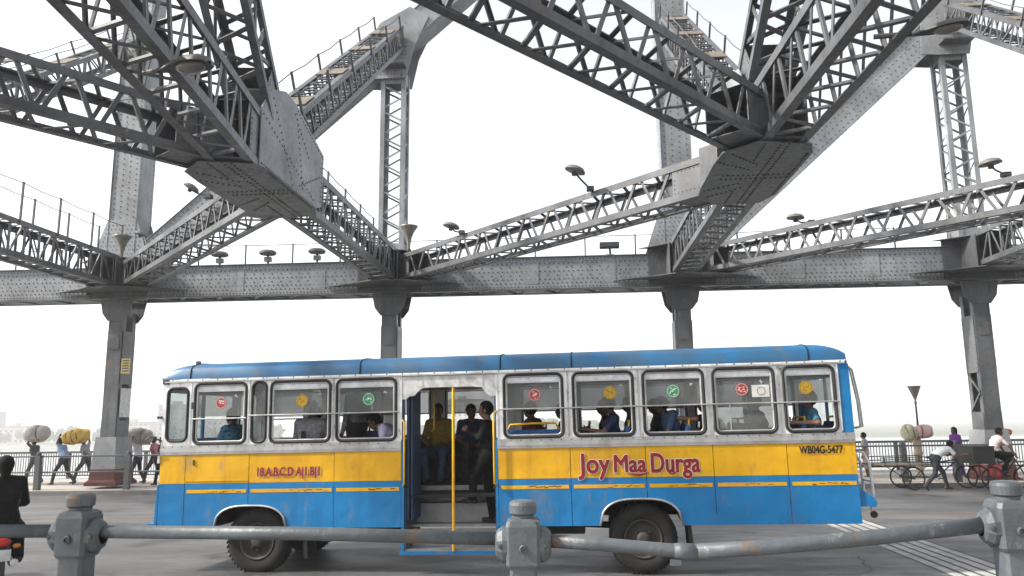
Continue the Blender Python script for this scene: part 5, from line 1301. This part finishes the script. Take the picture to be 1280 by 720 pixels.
RM = at(-7.66, 10.3, 0, 130) @ T(0.45, 0, 0.82)
person('motorcyclist in black jacket, seen from behind', sit(ell=(0.18, 0.30, 0.32), elr=(0.18, -0.30, 0.32), wrl=(0.52, 0.30, 0.24), wrr=(0.52, -0.30, 0.24), knl=(0.36, 0.20, -0.05), knr=(0.36, -0.20, -0.05), anl=(0.26, 0.20, -0.45), anr=(0.26, -0.20, -0.45), tol=(0.40, 0.21, -0.50), tor=(0.40, -0.21, -0.50)), RM, 'cloth_black', 'cloth_black', 'skin_dark', 'long', h=0.018)
RP = at(-7.66, 10.3, 0, 130) @ T(0.05, 0, 0.84) @ Matrix.Diagonal((1.12, 1.12, 1.06, 1))
person('pillion passenger with black hair and black shawl, seen from behind', sit(ell=(0.10, 0.24, 0.28), elr=(0.10, -0.24, 0.28), knl=(0.40, 0.22, -0.05), knr=(0.40, -0.22, -0.05), anl=(0.34, 0.24, -0.42), anr=(0.34, -0.24, -0.42), tol=(0.46, 0.25, -0.47), tor=(0.46, -0.25, -0.47)), RP, 'cloth_black', 'cloth_black', 'skin', 'long', h=0.016, longhair=True)

# ------------------------------------------------------------ people in the bus (u, y, z in the bus' own frame; face 180 = front of the bus)
def inb(u, y, z, face): return BUSM @ at(u, y, z, face)
GB = 'bus passengers'
SZ = 1.60
person('man in black shirt and trousers leaning in the bus doorway, head turned to the front', joints(pel=(0.0, 0, 0.93), chest=(-0.02, 0, 1.27), wrr=(0.10, -0.16, 0.92), elr=(-0.05, -0.25, 1.12), ell=(0.05, 0.24, 1.20), wrl=(0.26, 0.14, 1.30), hil=(0.02, 0.09, 0.90), knl=(0.20, 0.09, 0.62), anl=(0.22, 0.10, 0.36), tol=(0.36, 0.11, 0.31), knr=(0.03, -0.09, 0.48), anr=(-0.02, -0.10, 0.08), tor=(0.12, -0.12, 0.03), head=(0.03, 0, 1.60)),
       inb(-0.20, 0.44, 0.66, 172) @ Matrix.Scale(1.03, 4), 'cloth_black', 'cloth_black', 'skin', 'long', hyaw=0.05, h=0.0125, fingers=True, tache=True, group=GB)
person('man in mustard shirt and jeans seated opposite the doorway, facing out', sit(knl=(0.44, 0.16, 0.08), knr=(0.44, -0.16, 0.08)), inb(-1.26, 1.88, SZ - 0.02, -90), 'cloth_mustard', 'cloth_jeans', 'skin_dark', 'long', h=0.0135, fingers=True, group=GB)
person('man in dark blue shirt seated behind the yellow pole', sit(), inb(-0.70, 1.90, SZ - 0.04, -75), 'cloth_navy', 'cloth_trouser', 'skin_dark', 'short', hyaw=0.4, h=0.0135, group=GB)
person('person in blue patterned shirt at the foremost side window', sit(), inb(-4.25, 0.48, SZ - 0.05, 160), 'cloth_pattern', 'cloth_trouser', 'skin_dark', 'long', h=0.016, group=GB)
person('broad person in grey shirt with back against the window with yellow sticker', sit(), inb(-2.95, 0.42, SZ - 0.03, 95) @ Matrix.Scale(1.08, 4), 'cloth_grey', 'cloth_trouser', 'skin_dark', 'long', h=0.016, group=GB)
person('standing person in grey shirt between the second and third bus windows', joints(), inb(-2.35, 0.80, 1.17, 150), 'cloth_grey', 'cloth_trouser', 'skin_dark', 'long', h=0.018, group=GB)
person('man in lilac shirt bowing his black-haired head, just ahead of the doorway', sit(chest=(0.06, 0, 0.42), neck=(0.16, 0, 0.53), head=(0.27, 0, 0.60), shl=(0.08, 0.18, 0.50), shr=(0.08, -0.18, 0.50)), inb(-1.68, 0.42, SZ - 0.03, 180), 'cloth_lilac', 'cloth_trouser', 'skin_dark', 'long', hpitch=0.5, h=0.016, group=GB)
person('passenger in maroon shirt behind the seat with blue back', sit(), inb(0.42, 0.95, SZ - 0.05, 160), 'cloth_maroon', 'cloth_trouser', 'skin_dark', 'short', h=0.018, group=GB)
person('passenger in dark shirt beside the one in maroon', sit(), inb(0.92, 1.0, SZ - 0.08, 170), 'cloth_black', 'cloth_trouser', 'skin_dark', 'short', h=0.018, group=GB)
person('passenger in navy shirt leaning an arm on the sill below the yellow sticker', sit(chest=(0.05, 0, 0.44), head=(0.08, 0, 0.76), ell=(0.15, 0.27, 0.36), wrl=(0.38, 0.16, 0.40)), inb(1.68, 0.42, SZ - 0.02, 180), 'cloth_navy', 'cloth_trouser', 'skin_dark', 'short', h=0.0145, fingers=True, group=GB)
person('passenger in dark grey behind the arm leaning one', sit(), inb(1.95, 0.95, SZ, 180), 'cloth_darkgrey', 'cloth_trouser', 'skin_dark', 'short', h=0.018, group=GB)
person('passenger in washed denim shirt at the window with green sticker over the rear wheel', sit(chest=(0.02, 0, 0.43), neck=(0.08, 0, 0.57), head=(0.14, 0, 0.70)), inb(2.52, 0.45, SZ + 0.02, 180), 'cloth_jeans', 'cloth_trouser', 'skin_dark', 'short', h=0.016, group=GB)
person('passenger in black shirt stretching a bare arm forward over the rear wheel', sit(ell=(0.22, 0.22, 0.50), wrl=(0.46, 0.18, 0.52)), inb(3.06, 0.45, SZ, 180), 'cloth_black', 'cloth_trouser', 'skin', 'short', h=0.016, group=GB)
person('passenger in dark shirt behind the glass with the white paper sticker', sit(), inb(3.75, 0.50, SZ - 0.03, 180), 'cloth_darkgrey', 'cloth_trouser', 'skin_dark', 'short', h=0.018, group=GB)
person('passenger in teal shirt resting a bare arm on the rearmost window sill', sit(head=(-0.02, 0, 0.74), ell=(-0.05, 0.28, 0.42), wrl=(0.22, 0.24, 0.42), elr=(0.12, -0.24, 0.33)), inb(4.45, 0.36, SZ, 180), 'cloth_teal', 'cloth_trouser', 'skin', 'short', h=0.0145, fingers=True, group=GB)
for k, (u, y, tp) in enumerate(((-3.4, 1.9, 'cloth_white'), (1.55, 1.9, 'cloth_maroon'), (2.4, 1.9, 'cloth_darkgrey'), (3.2, 1.85, 'cloth_black'))):
    person(('passenger in white shirt on the far bench near the front', 'passenger in maroon on the far seats, third from the doorway', 'passenger in dark grey on the far seats above the wheel', 'passenger in black on the far seats by the papered glass')[k], sit(), inb(u, y, SZ - 0.02, 180), tp, 'cloth_trouser', 'skin_dark', 'short', h=0.022, group=GB)
# ------------------------------------------------------------ far bank in the haze, and the hazy air itself
far_m = ['far_wall_a', 'far_wall_b', 'far_wall_c']
plain('far_wall_a', (0.30, 0.28, 0.26), 0.9, scale=0.05); plain('far_wall_b', (0.22, 0.22, 0.23), 0.9, scale=0.05); plain('far_wall_c', (0.36, 0.33, 0.30), 0.9, scale=0.05)
plain('far_window', (0.05, 0.055, 0.06), 0.4)
plain('far_tree', (0.05, 0.075, 0.035), 0.9, var=0.5, scale=0.4)
plain('far_roof', (0.14, 0.12, 0.11), 0.9)
BY = 520.0
struct('far_bank', MB().prism([(BY - 14, -10.5), (BY, -7.5), (BY + 1200, -6.0), (BY + 1200, -11.0), (BY - 14, -11.0)], -2200, 1500, 'x'), 'far_land')
rb = random.Random(5)
KIND = ['broad pale block with flat roof', 'tall grey office tower', 'low long warehouse', 'cream stepped apartment block', 'narrow pale tower', 'squat brown godown', 'mid height grey flats', 'white building with roof hut', 'tall cream slab', 'small riverside shed', 'wide dun mill', 'slim grey annex', 'pale terrace row', 'dark boxy store', 'off white hostel', 'flat topped depot', 'old custom house']
kinds = ['pale flat-roofed block', 'grey office block with rows of windows', 'low warehouse with a long roof', 'cream block with stepped roofline']
x = -520.0; k = 0
while x < 60:
    w = rb.uniform(18, 46); h = rb.choice([9, 13, 16, 22, 27, 34]) * rb.uniform(0.8, 1.1); y = BY + rb.uniform(12, 90); d = rb.uniform(14, 24)
    bld = thing('far_building', 'hazy %s on the far river bank' % KIND[k % 17], 'building', T(x, y, -7.4), 'buildings on the far bank')
    MB().box(0, w, 0, d, 0, h).build('wall', far_m[k % 3], bld)
    MB().box(-0.5, w + 0.5, -0.5, d + 0.5, h + 0.02, h + 0.7).build('roof', 'far_roof', bld)
    MB().box(w * 0.3, w * 0.5, d * 0.3, d * 0.6, h + 0.72, h + 3.2).build('stair_house', far_m[k % 3], bld)
    nw = int(w / 4); nf = int(h / 3.4)
    wm = MB()
    for a in range(nw):
        for f in range(nf): wm.box(1.5 + a * 4, 3.3 + a * 4, -0.12, -0.02, 1.2 + f * 3.4, 2.8 + f * 3.4)
    wm.build('windows', 'far_window', bld, kind='stuff')
    x += w + rb.uniform(4, 40); k += 1
tm = MB()
for q in range(150):
    cx = rb.uniform(-560, 120); cy = BY + rb.uniform(0, 14); r = rb.uniform(3, 7)
    for j in range(9):
        a = rb.uniform(0, 6.28); tm.ball((cx + math.cos(a) * r * rb.uniform(0, 0.9), cy + math.sin(a) * r * 0.6, -7 + r * rb.uniform(0.5, 1.5)), r * rb.uniform(0.3, 0.55), r * rb.uniform(0.3, 0.5), r * rb.uniform(0.25, 0.45), 6, 5)
tag(tm.build('riverside_trees', 'far_tree', kind='stuff'), 'hazy dark line of trees along the far river bank', 'trees')
hz = MB().box(-3000, 2500, -60, 2200, -12.0, 48.0)
hm = bpy.data.materials.new('hazy_air'); hm.use_nodes = True; nt = hm.node_tree; nt.nodes.clear()
out = nt.nodes.new('ShaderNodeOutputMaterial'); pv = nt.nodes.new('ShaderNodeVolumePrincipled')
pv.inputs['Color'].default_value = (0.97, 0.98, 1.0, 1); pv.inputs['Density'].default_value = 0.00075; pv.inputs['Anisotropy'].default_value = 0.2
nt.links.new(pv.outputs[0], out.inputs['Volume']); MATS['hazy_air'] = hm
ho = hz.build('haze', 'hazy_air', kind='stuff')
